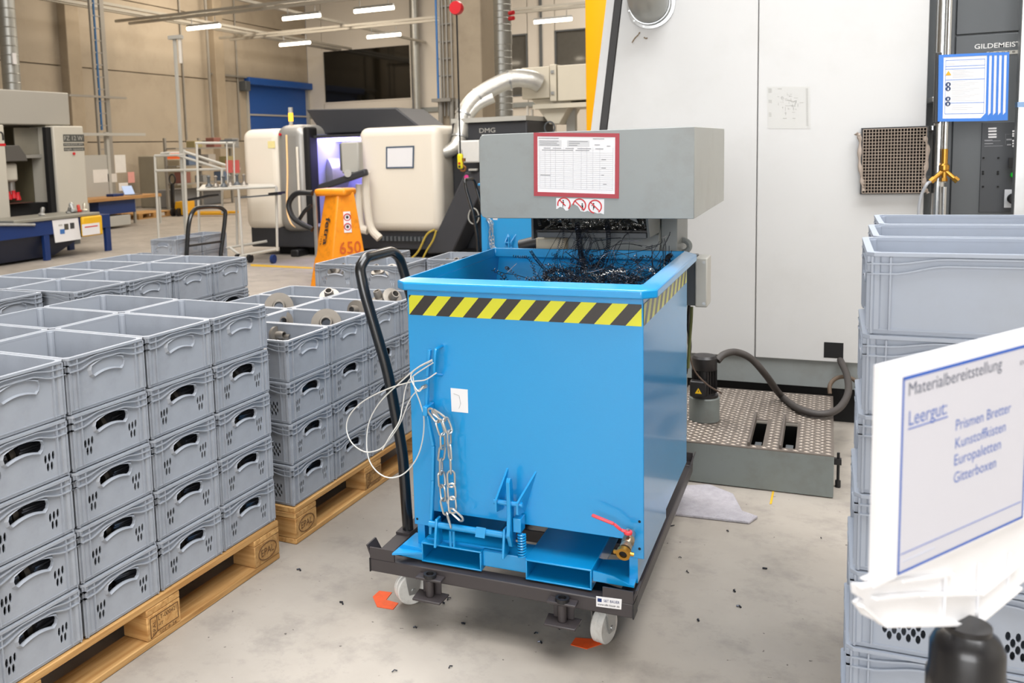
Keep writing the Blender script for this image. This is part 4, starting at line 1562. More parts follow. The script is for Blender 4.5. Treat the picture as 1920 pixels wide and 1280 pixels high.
hose = [(1345, 676, 1.82), (1358, 664, 1.85), (1380, 660, 1.9), (1408, 672, 1.93), (1436, 703, 1.98), (1465, 742, None), (1500, 767, None), (1540, 776, None), (1572, 766, 2.05), (1590, 737, 2.2), (1588, 704, 2.38), (1576, 676, 2.5), (1570, 660, 2.56)]
tag(MB().tube(smooth_path([at(x, y, Y=yy) if yy else at(x, y, Z=.203) for x, y, yy in hose], 8), .0165, 12).build('coolant_hose', mat('grey_black_rubber', '#3c3734', .6, var=.08), smooth=True),
    'thick dark hose sagging from the pump motor to the white machine', 'hose')
rh = [(1556, 738, 2.42), (1556, 722, 2.44), (1566, 710, 2.46), (1582, 706, 2.47), (1600, 711, 2.47), (1612, 724, 2.46), (1616, 742, 2.45)]
tag(MB().tube(smooth_path([at(x, y, Y=yy) for x, y, yy in rh], 8), .010, 10).build('brown_hose', mat('brown_rubber', '#5d4c3c', .6, var=.12), smooth=True), 'brown hose arching beside the platform corner', 'hose')
# loose chips swept over the floor
lc = MB()
for (x, y) in ((832, 1130), (842, 1122), (869, 1168), (1048, 1178), (1005, 1187), (1012, 1204), (778, 1176), (1260, 985), (1364, 995), (1434, 1065), (1385, 1137), (1310, 1162), (1290, 1071), (1378, 1107), (1275, 1045), (845, 1250), (740, 1258), (560, 1068), (640, 1130), (1540, 1008)):
    p = at(x, y, Z=.003)
    a = rs.uniform(0, 6.28)
    l = rs.uniform(.004, .010)
    d = Vector((math.cos(a), math.sin(a), 0))
    n_ = Vector((-d.y, d.x, 0))
    lc.tube([p - d * l, p + n_ * l * .5 + Vector((0, 0, .002)), p + d * l], rs.uniform(.0015, .003), 5)
tag(lc.build('loose_chips', M_SWARF, base=(-.3, -.5, 0)), 'tiny dark metal chips scattered on the floor around the trolley', 'metal chips', kind='stuff')
# grey felt mat
P = [at(x, y, Z=0) for x, y in ((1262, 915), (1330, 912), (1375, 930), (1392, 962), (1421, 972), (1405, 983), (1255, 966))]
tag(MB().prism([(p.x, p.y) for p in P], 'z', .001, .012).build('felt_mat', mat('grey_felt', '#a5a1a6', .95, var=.25, scale=40, bump=.5, bscale=150), bevel=.003), 'grey oil absorbing felt mat on the floor before the platform', 'mat')

# ================================================================== white machine enclosure behind the platform
MY = 2.5
wm = thing('machine_enclosure', 'large white machine enclosure with a black slanted stripe at its left edge', 'machine', (.2, 3.4, 0))


def edge(px_top, px_bot):
    """slanted edge in the plane y=MY through two pixels, as x(z)"""
    a, b = at(*px_top, Y=MY), at(*px_bot, Y=MY)
    k = (a.x - b.x) / (a.z - b.z)
    return lambda z: b.x + k * (z - b.z)


e0, e1, e2 = edge((1137, 0), (1108, 240)), edge((1153, 0), (1125, 240)), edge((1166, 0), (1138, 240))
zb_, zt_ = .331, 3.3
sm, mr_ = (at(1418, 0, Y=MY).x + at(1421, 570, Y=MY).x) / 2, .875


def slab(fa, fb, y0, y1, mt, nm, bev=.003):
    MB().hexa([(fa(zb_), y0, zb_), (fb(zb_), y0, zb_), (fb(zb_), y1, zb_), (fa(zb_), y1, zb_), (fa(zt_), y0, zt_), (fb(zt_), y0, zt_), (fb(zt_), y1, zt_), (fa(zt_), y1, zt_)]).build(nm, mt, wm, bevel=bev)


slab(e0, lambda z: e1(z) - .002, MY, MY + .03, M_WHITE, 'edge_panel')
slab(e1, e2, MY - .004, MY + .02, mat('black_rubber_stripe', '#2b2a2a', .5, var=.04), 'black_stripe')
slab(lambda z: e2(z) + .002, lambda z: sm - .002, MY, MY + .03, M_WHITE, 'front_panel')
slab(lambda z: sm + .002, lambda z: mr_, MY, MY + .03, M_WHITE, 'front_panel')
slab(lambda z: e0(z) + .01, lambda z: mr_ - .004, MY + .03, 4.6, M_WHITE, 'machine_body')
MB().box(-.75, .70, MY + .015, MY + .05, .19, zb_).build('skirt', M_GREYM, wm, bevel=.002)
MB().box(.70, mr_, MY + .04, MY + .06, .19, zb_).build('skirt', M_GREYM, wm)
MB().box(-.75, mr_, MY + .08, 4.6, 0, .19).build('plinth', M_NEAR, wm)
h0, h1 = at(1545, 641, Y=MY), at(1581, 672, Y=MY)
MB().box(h0.x, h1.x, MY - .001, MY + .004, h1.z, h0.z).build('hose_opening', M_NEAR, wm)
# drawing sheet, hardly visible
q = [at(x, y, Y=MY) for x, y in ((1438, 162), (1519, 162), (1520, 241), (1440, 241))]
ds = MB()
patch(ds, q, 0, 0, 1, 1, .001, .001)
dso = ds.build('drawing_sheet', mat('yellowed_clear_sheet', '#c7c7c4', .5, var=.01), wm)
dl = MB()
r5 = random.Random(5)
for k in range(46):
    u, v = r5.gauss(.48, .14), r5.gauss(.38, .10)
    w_, h_ = r5.uniform(.02, .09), .007
    if r5.random() < .4:
        w_, h_ = .008, r5.uniform(.03, .09)
    if 0.1 < u < .8 and .1 < v < .75:
        patch(dl, q, u, v, u + w_, v + h_, .0016)
for u, v0_, v1_, w_ in ((.03, .05, .14, .08), (.03, .32, .38, .08), (.9, .05, .92, .05), (.03, .62, .72, .06)):
    v = v0_
    while v < v1_:
        patch(dl, q, u, v, u + w_, v + .008, .0016)
        v += .028
for u, v, w_ in ((.25, .05, .1), (.36, .75, .09), (.58, .75, .07)):
    patch(dl, q, u, v, u + w_, v + .012, .0016)
dl.build('drawing_lines', mat('pencil_line', '#a9a9a5', .8), dso)['kind'] = 'stuff'
# flanged exhaust pipe
fc = at(1221, 9, Y=MY)
ep = thing('exhaust_pipe', 'round galvanised exhaust pipe flanged to the white machine', 'pipe', fc)
MB().lathe([(.10, 0), (.124, 0), (.124, .012), (.108, .014), (.106, .05), (.10, .05)], fc, (0, -1, 0), 36, close=True).build('flange', M_STEEL, ep, smooth=True)
pp = [fc + Vector((0, -.004, 0)), fc + Vector((0, -.06, 0))] + [fc + Vector((0, -.06 - .13 * math.sin(a), .13 * (1 - math.cos(a)))) for a in [PI / 2 * k / 10 for k in range(1, 11)]] + [fc + Vector((0, -.19, .9))]
MB().tube(pp, .0985, 28).build('elbow', M_DUCT, ep, smooth=True)
for k in range(12):
    a = 2 * PI * k / 12 + .2
    p = fc + Vector((.116 * math.cos(a), -.012, .116 * math.sin(a)))
    MB().cyl(p, p + Vector((0, -.004, 0)), .0045, n=8).build('flange_screw', M_STEEL, ep)
# fan filter with rag strips
g0, g1 = at(1619, 243, Y=MY - .05), at(1734, 361, Y=MY - .05)
gx0, gx1, gz0, gz1 = g0.x, g1.x, g1.z, g0.z
ff = thing('fan_filter', 'dirty square fan filter grille with a rag tucked in on the white machine', 'grille', ((gx0 + gx1) / 2, MY, gz0))
MB().box(gx0, gx1, MY - .02, MY, gz0, gz1).build('filter_pad', mat('sooty_filter', '#17120f', .9, var=.5, scale=25, dirt='#3a2f28', dirt_amount=.6, dirt_scale=14), ff)
fr = MB()
w_ = .008
fr.box(gx0 - w_, gx1 + w_, MY - .045, MY, gz1, gz1 + .008).box(gx0 - w_, gx1 + w_, MY - .045, MY, gz0 - .006, gz0).box(gx0 - w_, gx0, MY - .045, MY, gz0, gz1).box(gx1, gx1 + w_, MY - .045, MY, gz0, gz1)
fr.build('filter_frame', M_BLACK, ff)
gd = MB()
n = 20
for i in range(n + 1):
    x = gx0 + (gx1 - gx0) * i / n
    gd.box(x - .0014, x + .0014, MY - .05, MY - .044, gz0, gz1)
    z = gz0 + (gz1 - gz0) * i / n
    gd.box(gx0, gx1, MY - .05, MY - .044, z - .0014, z + .0014)
gd.build('grid_bars', mat('dirty_cream_plastic', '#a9998a', .6, var=.2, scale=20), ff)['kind'] = 'stuff'
M_RAG = mat('grey_rag', '#a89b90', .95, var=.15, scale=30)
for xs_, nm in (([(1612, 255), (1606, 250), (1613, 262), (1612, 300), (1616, 335), (1619, 358)], 'rag_strip'), ([(1734, 255), (1739, 280), (1735, 320), (1733, 350), (1740, 362)], 'rag_strip')):
    P = smooth_path([at(x, y, Y=MY - .04) for x, y in xs_], 6)
    MB().tube(P, .008, 6, radii=[.009 + .003 * math.sin(i * 1.3) for i in range(len(P))]).build(nm, M_RAG, ff, smooth=True)
# grime hanging under the exhaust flange
for k, pts in enumerate((((1200, 60), (1196, 66), (1190, 72), (1185, 80)), ((1207, 70), (1211, 72), (1214, 71)))):
    P = smooth_path([at(x, y, Y=MY - .002) for x, y in pts], 4)
    MB().tube(P, .004, 6, radii=[.002 + .0025 * abs(math.sin(i * 1.1)) for i in range(len(P))]).build('grime_streak', mat('brown_grime', '#8a7a66', .9, var=.3, scale=30), ep)

# ================================================================== dark grey control cabinet on the right
KY = 2.78
kx = lambda p: at(p, 150, Y=KY).x
kz = lambda x, y: at(x, y, Y=KY).z
cb = thing('control_cabinet', 'dark grey control cabinet with switches and white lettering', 'cabinet', (1.3, KY, 0))
x1_, x2_ = kx(1790), kx(1935)
MB().box(mr_ + .01, x2_, KY + .02, KY + .9, 0, 3.2).build('cabinet_body', M_DKGREY, cb)
MB().box(mr_ + .015, x1_ - .005, KY + .005, KY + .02, .05, 3.2).build('side_strip', M_DKGREY, cb, bevel=.002)
zs = kz(1850, 63)
MB().box(x1_, x2_, KY, KY + .02, zs + .004, 3.2).build('upper_door', M_DKGREY, cb, bevel=.003)
MB().box(x1_, x2_, KY, KY + .02, .05, zs - .004).build('lower_door', M_DKGREY, cb, bevel=.003)
o = at(1827, 92, Y=KY)
text('GILDEMEISTER', 'lettering', cb, mat('white_lettering', '#e4e4e2', .5), o, (1, 0, 0), (0, 0, 1), at(1827, 83, Y=KY).z - o.z, (at(1907, 92, Y=KY).x - o.x) * 12 / 9.1, off=.001, bold=.012)
b0_, b1_ = at(1850, 104, Y=KY), at(1925, 92.5, Y=KY)
lb = MB().box(b0_.x, b1_.x, KY - .002, KY, b0_.z, b1_.z).build('name_plate', M_GREYL, cb)
text('C e n t e r', 'plate_text', lb, M_INK, (b0_.x + .008, KY - .0025, b0_.z + .006), (1, 0, 0), (0, 0, 1), (b1_.z - b0_.z) * .7, (b1_.x - b0_.x) * .8)
cp = [at(1841, 230, Y=KY), at(1925, 398, Y=KY)]
cpo = MB().box(cp[0].x, cp[1].x, KY - .006, KY, cp[1].z, cp[0].z).build('control_panel', mat('charcoal_panel', '#3a3d41', .45, var=.05), cb, bevel=.002)
kk = lambda x, y: at(x, y, Y=KY - .007)


def krect(x0, y0, x1, y1, nm, mt, th=.002, par=cpo):
    a, b = kk(x0, y1), kk(x1, y0)
    return MB().box(a.x, b.x, KY - .007 - th, KY - .006, a.z, b.z).build(nm, mt, par)


for y in (239, 244, 250, 255):
    krect(1853, y, 1868.5, y + 3.6, 'label_strip', M_PAPER)
for y in (244, 249, 253, 262, 267, 272):
    krect(1898, y, 1908, y + 3.4, 'label_strip', M_PAPER)
for y, w_ in ((262, 15), (263.5, 30), (268.5, 16), (273, 34)):
    krect(1846, y, 1846 + w_, y + 1.2, 'panel_print', M_PRINTL, .0006)
for x0, y0, x1, y1 in ((1885, 251, 1898, 251.6), (1885, 251, 1885.6, 272), (1887, 260, 1897, 263), (1888, 270, 1896, 272.5)):
    krect(x0, y0, x1, y1, 'panel_print', M_PRINT, .0006)
for x, y in ((1844, 296), (1872, 296), (1843, 322), (1871, 322), (1843, 326), (1871, 326), (1843, 350), (1871, 350)):
    p = kk(x, y)
    MB().cyl(p, p + Vector((0, -.004, 0)), .005, n=8).build('panel_screw', M_NEAR, cpo)
krect(1890, 295, 1910, 315, 'meter', M_BLACK, .012)
p = kk(1900, 328)
MB().lathe([(.014, 0), (.014, .012), (.011, .018)], p, (0, -1, 0), 18).build('start_button', mat('green_button', '#16b52c', .35, emit=.15), cpo, smooth=True)
krect(1882, 355, 1908, 389, 'switch_plate', mat('switch_plate_white', '#cfd2d6', .45), .006)
p = kk(1899, 372)
MB().lathe([(.026, 0), (.026, .02), (.02, .03)], p + Vector((0, -.006, 0)), (0, -1, 0), 20).build('rotary_switch', M_BLACK, cpo, smooth=True)

# pale post at the right picture edge
sp0, sp1 = at(1908, 200, Y=2.55).x, at(1935, 200, Y=2.55).x
po = thing('aluminium_post', 'pale aluminium post with blue tape at the right edge', 'post', ((sp0 + sp1) / 2, 2.58, 0))
MB().box(sp0, sp1, 2.55, 2.61, 0, 3.2).build('profile', M_STEEL, po, bevel=.004)
b_ = at(1912, 196, Y=2.55).z
MB().box(sp0 - .001, sp1 + .001, 2.548, 2.612, b_ - .012, b_ + .012).build('tape_band', mat('pale_blue_tape', '#7f9fc6', .5), po)

# pipes in front of the cabinet
pipY = 2.50
pa, pb = at(1763, 200, Y=pipY), at(1773, 200, Y=pipY - .03)
pi_ = thing('supply_pipe', 'thick polished supply pipe rising beside the white machine', 'pipe', (pa.x, pipY, 0))
MB().cyl((pa.x, pipY, 0), (pa.x, pipY, 3.3), .030, n=20).build('pipe', M_CHROME, pi_, smooth=True)
for y in (186, 240, 338):
    z = at(1755, y, Y=pipY).z
    MB().box(mr_ + .02, pa.x + .035, pipY - .012, pipY + .28, z - .012, z + .012).build('pipe_clamp', M_STEEL, pi_, bevel=.004)
pj = thing('air_pipe', 'thin polished air pipe ending in a brass manifold', 'pipe', (pb.x, pipY - .05, 0))
zm_ = at(1773, 283, Y=pipY - .06).z
ctr = Vector((pb.x, pipY - .06, at(1773, 318, Y=pipY - .06).z))
MB().cyl((pb.x, pipY - .06, zm_), (pb.x, pipY - .06, 3.3), .0115, n=14).build('pipe', M_CHROME, pj, smooth=True)
MB().cyl((pb.x + .002, pipY - .06, ctr.z - .08), (pb.x + .002, pipY - .06, .2), .012, n=14).build('pipe', M_CHROME, pj, smooth=True)
MB().cyl((pb.x, pipY - .06, zm_ + .01), ctr, .014, n=12).build('manifold_stem', M_BRASS, pj, smooth=True)
MB().lathe([(.013, 0), (.022, .01), (.022, .03), (.013, .04)], ctr + Vector((0, 0, .03)), (0, 0, -1), 12).build('manifold_body', M_BRASS, pj, smooth=True)
for dx_ in (-.055, .055, 0):
    e_ = ctr + Vector((dx_, -.01, -.055))
    MB().cyl(ctr, e_, .0105, n=12).build('manifold_arm', M_BRASS, pj, smooth=True)
    MB().cyl(e_, ctr.lerp(e_, .72), .0145, n=6).build('arm_nut', M_BRASS, pj)
hs2 = [ctr + Vector((-.055, -.01, -.055))] + [at(x, y, Y=2.38) for x, y in ((1738, 345), (1728, 365), (1723, 390), (1722, 420))]
MB().tube(smooth_path(hs2, 8), .007, 8).build('air_hose', mat('grey_air_hose', '#9a9da2', .5), pj, smooth=True)

# blue document wallet with five sleeves
DY = 2.36
dw = thing('document_wallet', 'blue swivel document wallet with safety instructions on the pipe', 'document holder', at(1825, 165, Y=DY))
M_BF = mat('blue_sleeve', '#1c6fc9', .4, var=.04)
MB().box(at(1757, 100, Y=DY).x - .004, at(1765, 100, Y=DY).x + .004, DY + .01, DY + .05, at(1757, 231, Y=DY).z, at(1757, 98, Y=DY).z).build('wallet_spine', M_BLACK, dw, bevel=.003)
for k in range(4, -1, -1):
    yk = DY + .012 * k
    xo = 9.3 * k
    q = [at(x, y, Y=yk) for x, y in ((1760 + xo, 103 - .3 * k), (1855 + xo, 98.5 - .2 * k), (1852 + xo, 227 - .4 * k), (1758 + xo, 228 - .3 * k))]
    s = MB()
    patch(s, q, 0, 0, 1, .04, .003, .004)
    patch(s, q, 0, .955, 1, 1, .003, .004)
    patch(s, q, 0, .04, .10, .955, .003, .004)
    patch(s, q, .955, .04, 1, .955, .003, .004)
    P = [lerp2(q, 1, 1, .0032), lerp2(q, 1, .88, .0032), lerp2(q, .955, .88, .0032), lerp2(q, .86, .955, .0032), lerp2(q, .86, 1, .0032)]
    s.prism([(p.x, p.z) for p in P], 'y', yk - .0045, yk - .002)
    so = s.build('sleeve', M_BF, dw)
    patch(MB(), q, .10, .04, .955, .955, .0015, .001).build('instruction_sheet', M_PAPER, so)
    if k == 0:
        ln = MB()
        for v in (.085, .175, .215, .375, .72, .88):
            patch(ln, q, .14, v, .92, v + .008, .002)
        patch(ln, q, .14, .085, .147, .88, .002)
        patch(ln, q, .913, .085, .92, .88, .002)
        ln.build('blue_rules', M_BF, so)
        tl = MB()
        for u0, u1, v in [(.40, .68, .11), (.75, .88, .108), (.16, .36, .135), (.16, .34, .15)] + [(.28, .55 + .08 * (i % 3), .235 + .018 * i) for i in range(7)] + [(.27, .55 + .09 * (i * 7 % 4), .40 + .022 * i) for i in range(14)] + [(.27, .6 + .1 * (i % 2), .76 + .03 * i) for i in range(3)]:
            patch(tl, q, u0, v, u1, v + .007, .002)
        tl.build('text_lines', M_PRINTL, so)
        c_ = lerp2(q, .2, .28, .0022)
        MB().prism([(c_.x - .012, c_.z - .009), (c_.x + .012, c_.z - .009), (c_.x, c_.z + .012)], 'y', c_.y - .0005, c_.y).build('warning_symbol', mat('amber_print', '#e0a51e', .6), so)
        for v in (.445, .51, .66, .735):
            c_ = lerp2(q, .2, v, .0022)
            MB().cyl(c_, c_ + Vector((0, -.0006, 0)), .0105, n=18).build('duty_symbol', mat('navy_print', '#2a3f66', .6), so)
            MB().box(c_.x - .002, c_.x + .003, c_.y - .0012, c_.y - .0006, c_.z - .006, c_.z + .004).build('symbol_figure', M_PAPER, so)

# ================================================================== sign stand in the right foreground
def ray(px, py):
    return CF + CR * ((px - CX) / FPX) + CD * ((py - CY) / FPX)


SH = Vector((1.094, 1.6026, 0)).normalized()
SN = Vector((SH.y, -SH.x, 0))             # towards the viewer's right; the printed face looks the other way
S0 = CAM + ray(1655, 685) * .90
if SN.dot(CAM - S0) < 0:
    SN = -SN                              # face normal towards the viewer


def sg(px, py, off=0.0):
    r = ray(px, py)
    return CAM + r * ((S0 - CAM).dot(SN) / r.dot(SN)) + SN * off


UP = Vector((0, 0, 1))
tl, bl = sg(1655, 685), sg(1633, 1105)
Hs = tl.z - bl.z
Ws = Hs * 1.42
L0 = Vector((tl.x, tl.y, bl.z)) * .5 + Vector((bl.x, bl.y, bl.z)) * .5
ss_ = thing('sign_stand', 'white sign on a black post listing returnable containers, in the right foreground', 'sign', (L0.x, L0.y, 0))


def sp(u, v, off=0.0):
    return L0 + SH * (u * Ws) + UP * (v * Hs) + SN * off


def suv(px, py):
    p = sg(px, py) - L0
    return p.dot(SH) / Ws, p.z / Hs


M_SIGN = mat('white_sign_plastic', '#ececee', .35, var=.01)


def splate(u0, v0, u1, v1, o0, o1, nm, mt, par):
    a = [sp(u0, v0, o0), sp(u1, v0, o0), sp(u1, v0, o1), sp(u0, v0, o1), sp(u0, v1, o0), sp(u1, v1, o0), sp(u1, v1, o1), sp(u0, v1, o1)]
    return MB().hexa(a).build(nm, mt, par)


brd = splate(0, 0, 1, 1, -.006, 0, 'board', M_SIGN, ss_)
u0, v1 = suv(1692, 707)
_, v0 = suv(1680, 1079)
u1 = 1 - u0 * .8
fw = .012
sheet = splate(u0, v0, u1, v1, 0, .0004, 'printed_sheet', mat('sheet_paper', '#c8c8d0', .6, var=.01), brd)
M_SB = mat('blue_sign_print', '#1f58b4', .5, var=.02)
bor = MB()
for a, b, c_, d_ in ((u0, v0, u1, v0 + fw), (u0, v1 - fw * 1.3, u1, v1), (u0, v0, u0 + fw * .8, v1), (u1 - fw * .8, v0, u1, v1)):
    bor.add([sp(a, b, .0007), sp(c_, b, .0007), sp(c_, d_, .0007), sp(a, d_, .0007)], [(0, 1, 2, 3)])
bor.build('blue_border', M_SB, ss_)


def sline(txt, pxl, pxr, mt, h, bold=0.0):
    a, b = suv(*pxl), suv(*pxr)
    text(txt, 'lettering', ss_, mt, sp(a[0], a[1], .0006), SH, UP, h * Hs, (b[0] - a[0]) * Ws, bold=bold, off=0)


M_ST = mat('grey_sign_print', '#555c6e', .6)
M_SL = mat('blue_grey_sign_print', '#4f6cb4', .6)
ca, cb_ = suv(1703, 742), suv(1703, 718)
sline('Materialbereitstellung', (1703, 742), (1877, 702), M_ST, cb_[1] - ca[1])
ca, cb_ = suv(1703, 798), suv(1703, 771)
sline('Leergut:', (1703, 798), (1774, 781), M_SL, cb_[1] - ca[1])
a, b = suv(1702, 804), suv(1776, 785)
splate(a[0], a[1] - .004, b[0], a[1] + .002, .0004, .0007, 'underline', M_SL, ss_)
for tx_, pl_, pr_ in (('Prismen Bretter', (1791, 807), (1894, 779)), ('Kunstoffkisten', (1790, 841), (1884, 814)), ('Europaletten', (1788, 873), (1875, 847)), ('Gitterboxen', (1787, 906), (1866, 881))):
    x_, y_ = pl_
    h_ = suv(x_, y_ - 20)[1] - suv(x_, y_)[1]
    sline(tx_, pl_, pr_, M_SL, h_)
for (xa, ya), th, mt in (((1688, 1040), .004, M_SL),):
    a = suv(xa, ya)
    splate(a[0], a[1], u1 - .02, a[1] + th, .0004, .0007, 'rule', mt, ss_)
a = suv(1692, 1054)
splate(a[0], a[1], a[0] + .18, a[1] + .006, .0004, .0007, 'small_print', mat('faint_print', '#bfc4d2', .7), ss_)
sd = suv(1912, 684)
text('Datum', 'lettering', ss_, M_ST, sp(sd[0], sd[1], .0006), SH, UP, .02 * Hs, .1 * Ws, off=0)
# white ribbed carrier below the board
cpx = [(1652, 1104), (1622, 1103), (1624, 1122), (1637, 1131), (1624, 1139), (1642, 1163), (1668, 1176), (1780, 1176), (1840, 1174), (1858, 1158), (1925, 1106), (1990, 1052)]
car = [(0.0, 0.02)] + [suv(*p) for p in cpx] + [(1.0, 0.0), (1.0, .02)]
n = len(car)
vs = [sp(u, v, -.016) for u, v in car] + [sp(u, v, -.010) for u, v in car]
fs = [(k, (k + 1) % n, n + (k + 1) % n, n + k) for k in range(n)] + [tuple(range(n)), tuple(range(n, 2 * n))]
MB().add(vs, fs).build('carrier_web', M_SIGN, ss_)
for a, b in ((cpx[1], (1700, 1092)), ((1700, 1092), (1800, 1080)), (cpx[4], cpx[6]), (cpx[6], cpx[8]), (cpx[8], cpx[10]), ((1650, 1125), (1735, 1118)), ((1735, 1118), (1850, 1117)), ((1850, 1117), (1925, 1060))):
    MB().bar(sp(*suv(*a), -.006), sp(*suv(*b), -.008), .007, .003, UP).build('carrier_rib', M_SIGN, ss_)
for xa_, yt_, yb_ in ((1785, 1080, 1174), (1848, 1060, 1168), (1905, 1040, 1122)):
    MB().bar(sp(*suv(xa_, yt_), -.006), sp(*suv(xa_, yb_), -.009), .002, .003, SN).build('carrier_rib', M_SIGN, ss_)
# black post
pc = sg(1815, 1176)
pc = Vector((pc.x, pc.y, pc.z)) - SN * .0
M_POST = mat('black_plastic_post', '#17171a', .3, var=.08, coat=.2)
MB().lathe([(.0, .004), (.024, .004), (.024, -.003), (.032, -.010), (.038, -.022), (.0385, -.050), (.041, -.058), (.041, -.085), (.032, -.10)], pc, (0, 0, 1), 32).build('post_head', M_POST, ss_, smooth=True)
MB().cyl((pc.x, pc.y, pc.z - .095), (pc.x, pc.y, .02), .030, n=24).build('post', M_POST, ss_, smooth=True)
MB().lathe([(.16, 0), (.16, .012), (.05, .035), (.035, .05)], (pc.x, pc.y, 0), (0, 0, 1), 32).build('post_foot', M_POST, ss_, smooth=True)

# ================================================================== the hall behind: lathe
LY = 8.6
lx = lambda p: at(p, 340, Y=LY).x
lzz = lambda x, y, Y=LY: at(x, y, Y=Y).z
M_CREAM = mat('cream_machine_enamel', '#e9e0d0', .35, var=.015, scale=1)
M_SILV = mat('silver_enamel', '#a3a19c', .35, .4, var=.04)
M_MDARK = mat('dark_machine_paint', '#333438', .5, var=.06)
M_BAY = mat('machine_bay_sheet', '#b6b8d8', .4, .3, var=.05)
la = thing('cnc_lathe', 'cream and black turning machine with its violet lit bay open', 'machine', (lx(640), LY + 1, 0))
x0, x1, x2, x3, x4 = lx(455), lx(527), lx(580), lx(676), lx(829)
zt, zb0 = 1.83, .37
MB().box(x0, x1, LY, LY + 1.3, zb0, zt).build('left_cover', M_CREAM, la, bevel=.13, seg=5)
MB().box(x1 - .05, x2, LY - .06, LY + 1.3, zb0 - .02, zt + .04).build('door_edge', M_SILV, la, bevel=.16, seg=5)
MB().tube(smooth_path([(lx(546), LY - .07, zt - .1), (lx(545), LY - .075, 1.2), (lx(541), LY - .075, .7), (lx(545), LY - .06, .5), (lx(552), LY - .02, .42)], 6), .012, 6).build('edge_light', mat('warm_edge_light', '#f0c48c', .5, emit=.5), la)
MB().box(x2 - .06, x2 + .04, LY - .03, LY + .22, zb0 + .05, zt + .0).build('door_seal', M_NEAR, la, bevel=.03)
MB().box(lx(563), lx(567), LY - .09, LY - .06, lzz(565, 410), lzz(565, 275)).build('door_grip', M_CREAM, la, bevel=.01)
MB().box(x3 + .0, x4, LY - .05, LY + 1.3, zb0 + .0, zt - .05).build('right_cover', M_CREAM, la, bevel=.12, seg=5)
# bay
bx0, bx1 = x2 + .0, x3 + .1
MB().box(bx0, bx1, LY + .95, LY + 1.0, .3, zt - .12).build('bay_back', M_BAY, la)
MB().box(bx0, bx1, LY + .1, LY + .95, .42, .46).build('bay_floor', M_BAY, la)
MB().box(bx0, bx1, LY + .1, LY + .95, zt - .16, zt - .12).build('bay_roof', M_MDARK, la)
MB().box(bx0 - .02, bx0 + .02, LY + .1, LY + .95, .4, zt - .1).build('bay_side', M_BAY, la)
MB().box(lx(586), lx(640), LY + .35, LY + .75, zt - .205, zt - .17).build('bay_lamp', mat('violet_bay_lamp', '#dcd8ff', .5, emit=30, ecol='#b0a6ff'), la)
MB().lathe([(.02, 0), (.20, .02), (.26, .12), (.26, .3), (.12, .34)], (lx(612) - .1, LY + .75, 1.12), (-.5, -.6, 0), 28).build('chuck', M_SILV, la, smooth=True)
MB().hexa([(lx(640), LY + .4, .55), (lx(668), LY + .4, .5), (lx(668), LY + .9, .5), (lx(640), LY + .9, .55), (lx(648), LY + .4, 1.0), (lx(672), LY + .4, 1.1), (lx(672), LY + .9, 1.1), (lx(648), LY + .9, 1.0)]).build('turret', M_BAY, la, bevel=.03)
# swing arm control panel
MB().box(at(641, 300, Y=LY - .3).x, at(674, 300, Y=LY - .3).x, LY - .32, LY - .18, lzz(650, 325, LY - .3), lzz(650, 266, LY - .3)).build('control_panel', M_GREYL, la, bevel=.02)
MB().box(at(636, 300, Y=LY - .3).x, at(641, 300, Y=LY - .3).x, LY - .3, LY - .16, lzz(650, 320, LY - .3), lzz(650, 268, LY - .3)).build('panel_back', M_DKGREY, la, bevel=.02)
MB().bar(at(600, 352, Y=LY - .35), at(688, 322, Y=LY - .35), .10, .09, (0, 0, 1)).build('panel_keyboard', M_MDARK, la, bevel=.02)
MB().cyl(at(652, 325, Y=LY - .42), at(652, 325, Y=LY - .3), .05, n=16).build('arm_joint', M_GREYL, la, smooth=True)
MB().tube(smooth_path([at(x, y, Y=LY - .2) for x, y in ((687, 322), (686, 350), (690, 400), (697, 430), (712, 447))], 6), .055, 10).build('arm_post', M_CREAM, la, smooth=True)
MB().tube(smooth_path([at(x, y, Y=LY - .15) for x, y in ((675, 345), (673, 390), (676, 425), (690, 432))], 6), .06, 10).build('hose_cover', M_CREAM, la, smooth=True)
yh = smooth_path([at(x, y, Y=LY - .12) for x, y in ((681, 350), (676, 380), (668, 405), (660, 425), (650, 445))], 6)
MB().tube(yh, .012, 6).build('yellow_cable', mat('yellow_cable', '#b9a13e', .5), la)
# black bed, sole and roof
MB().box(lx(462), lx(830), LY + .05, LY + 1.6, .12, zb0 + .05).build('machine_bed', M_MDARK, la, bevel=.02)
MB().box(lx(500), lx(828), LY + .25, LY + 1.6, 0, .12).build('machine_sole', M_NEAR, la)
MB().box(lx(545), lx(560), LY - .1, LY + .2, 0, .10).build('foot_switch', M_BLACK, la, bevel=.02)
for k in range(12):
    xx = lx(705 + k * 7.5)
    MB().box(xx, xx + .035, LY - .0, LY + .05, .24, .30).build('chain_guide_link', M_DKGREY, la)
r0 = at(578, 214, Y=LY + .9)
MB().prism([(lx(574), zt - .1), (lx(770), zt - .1), (at(748, 212, Y=LY + .6).x, 2.06), (at(580, 216, Y=LY + .6).x, 2.10)], 'y', LY + .5, LY + 1.5).build('machine_roof', M_MDARK, la, bevel=.02)
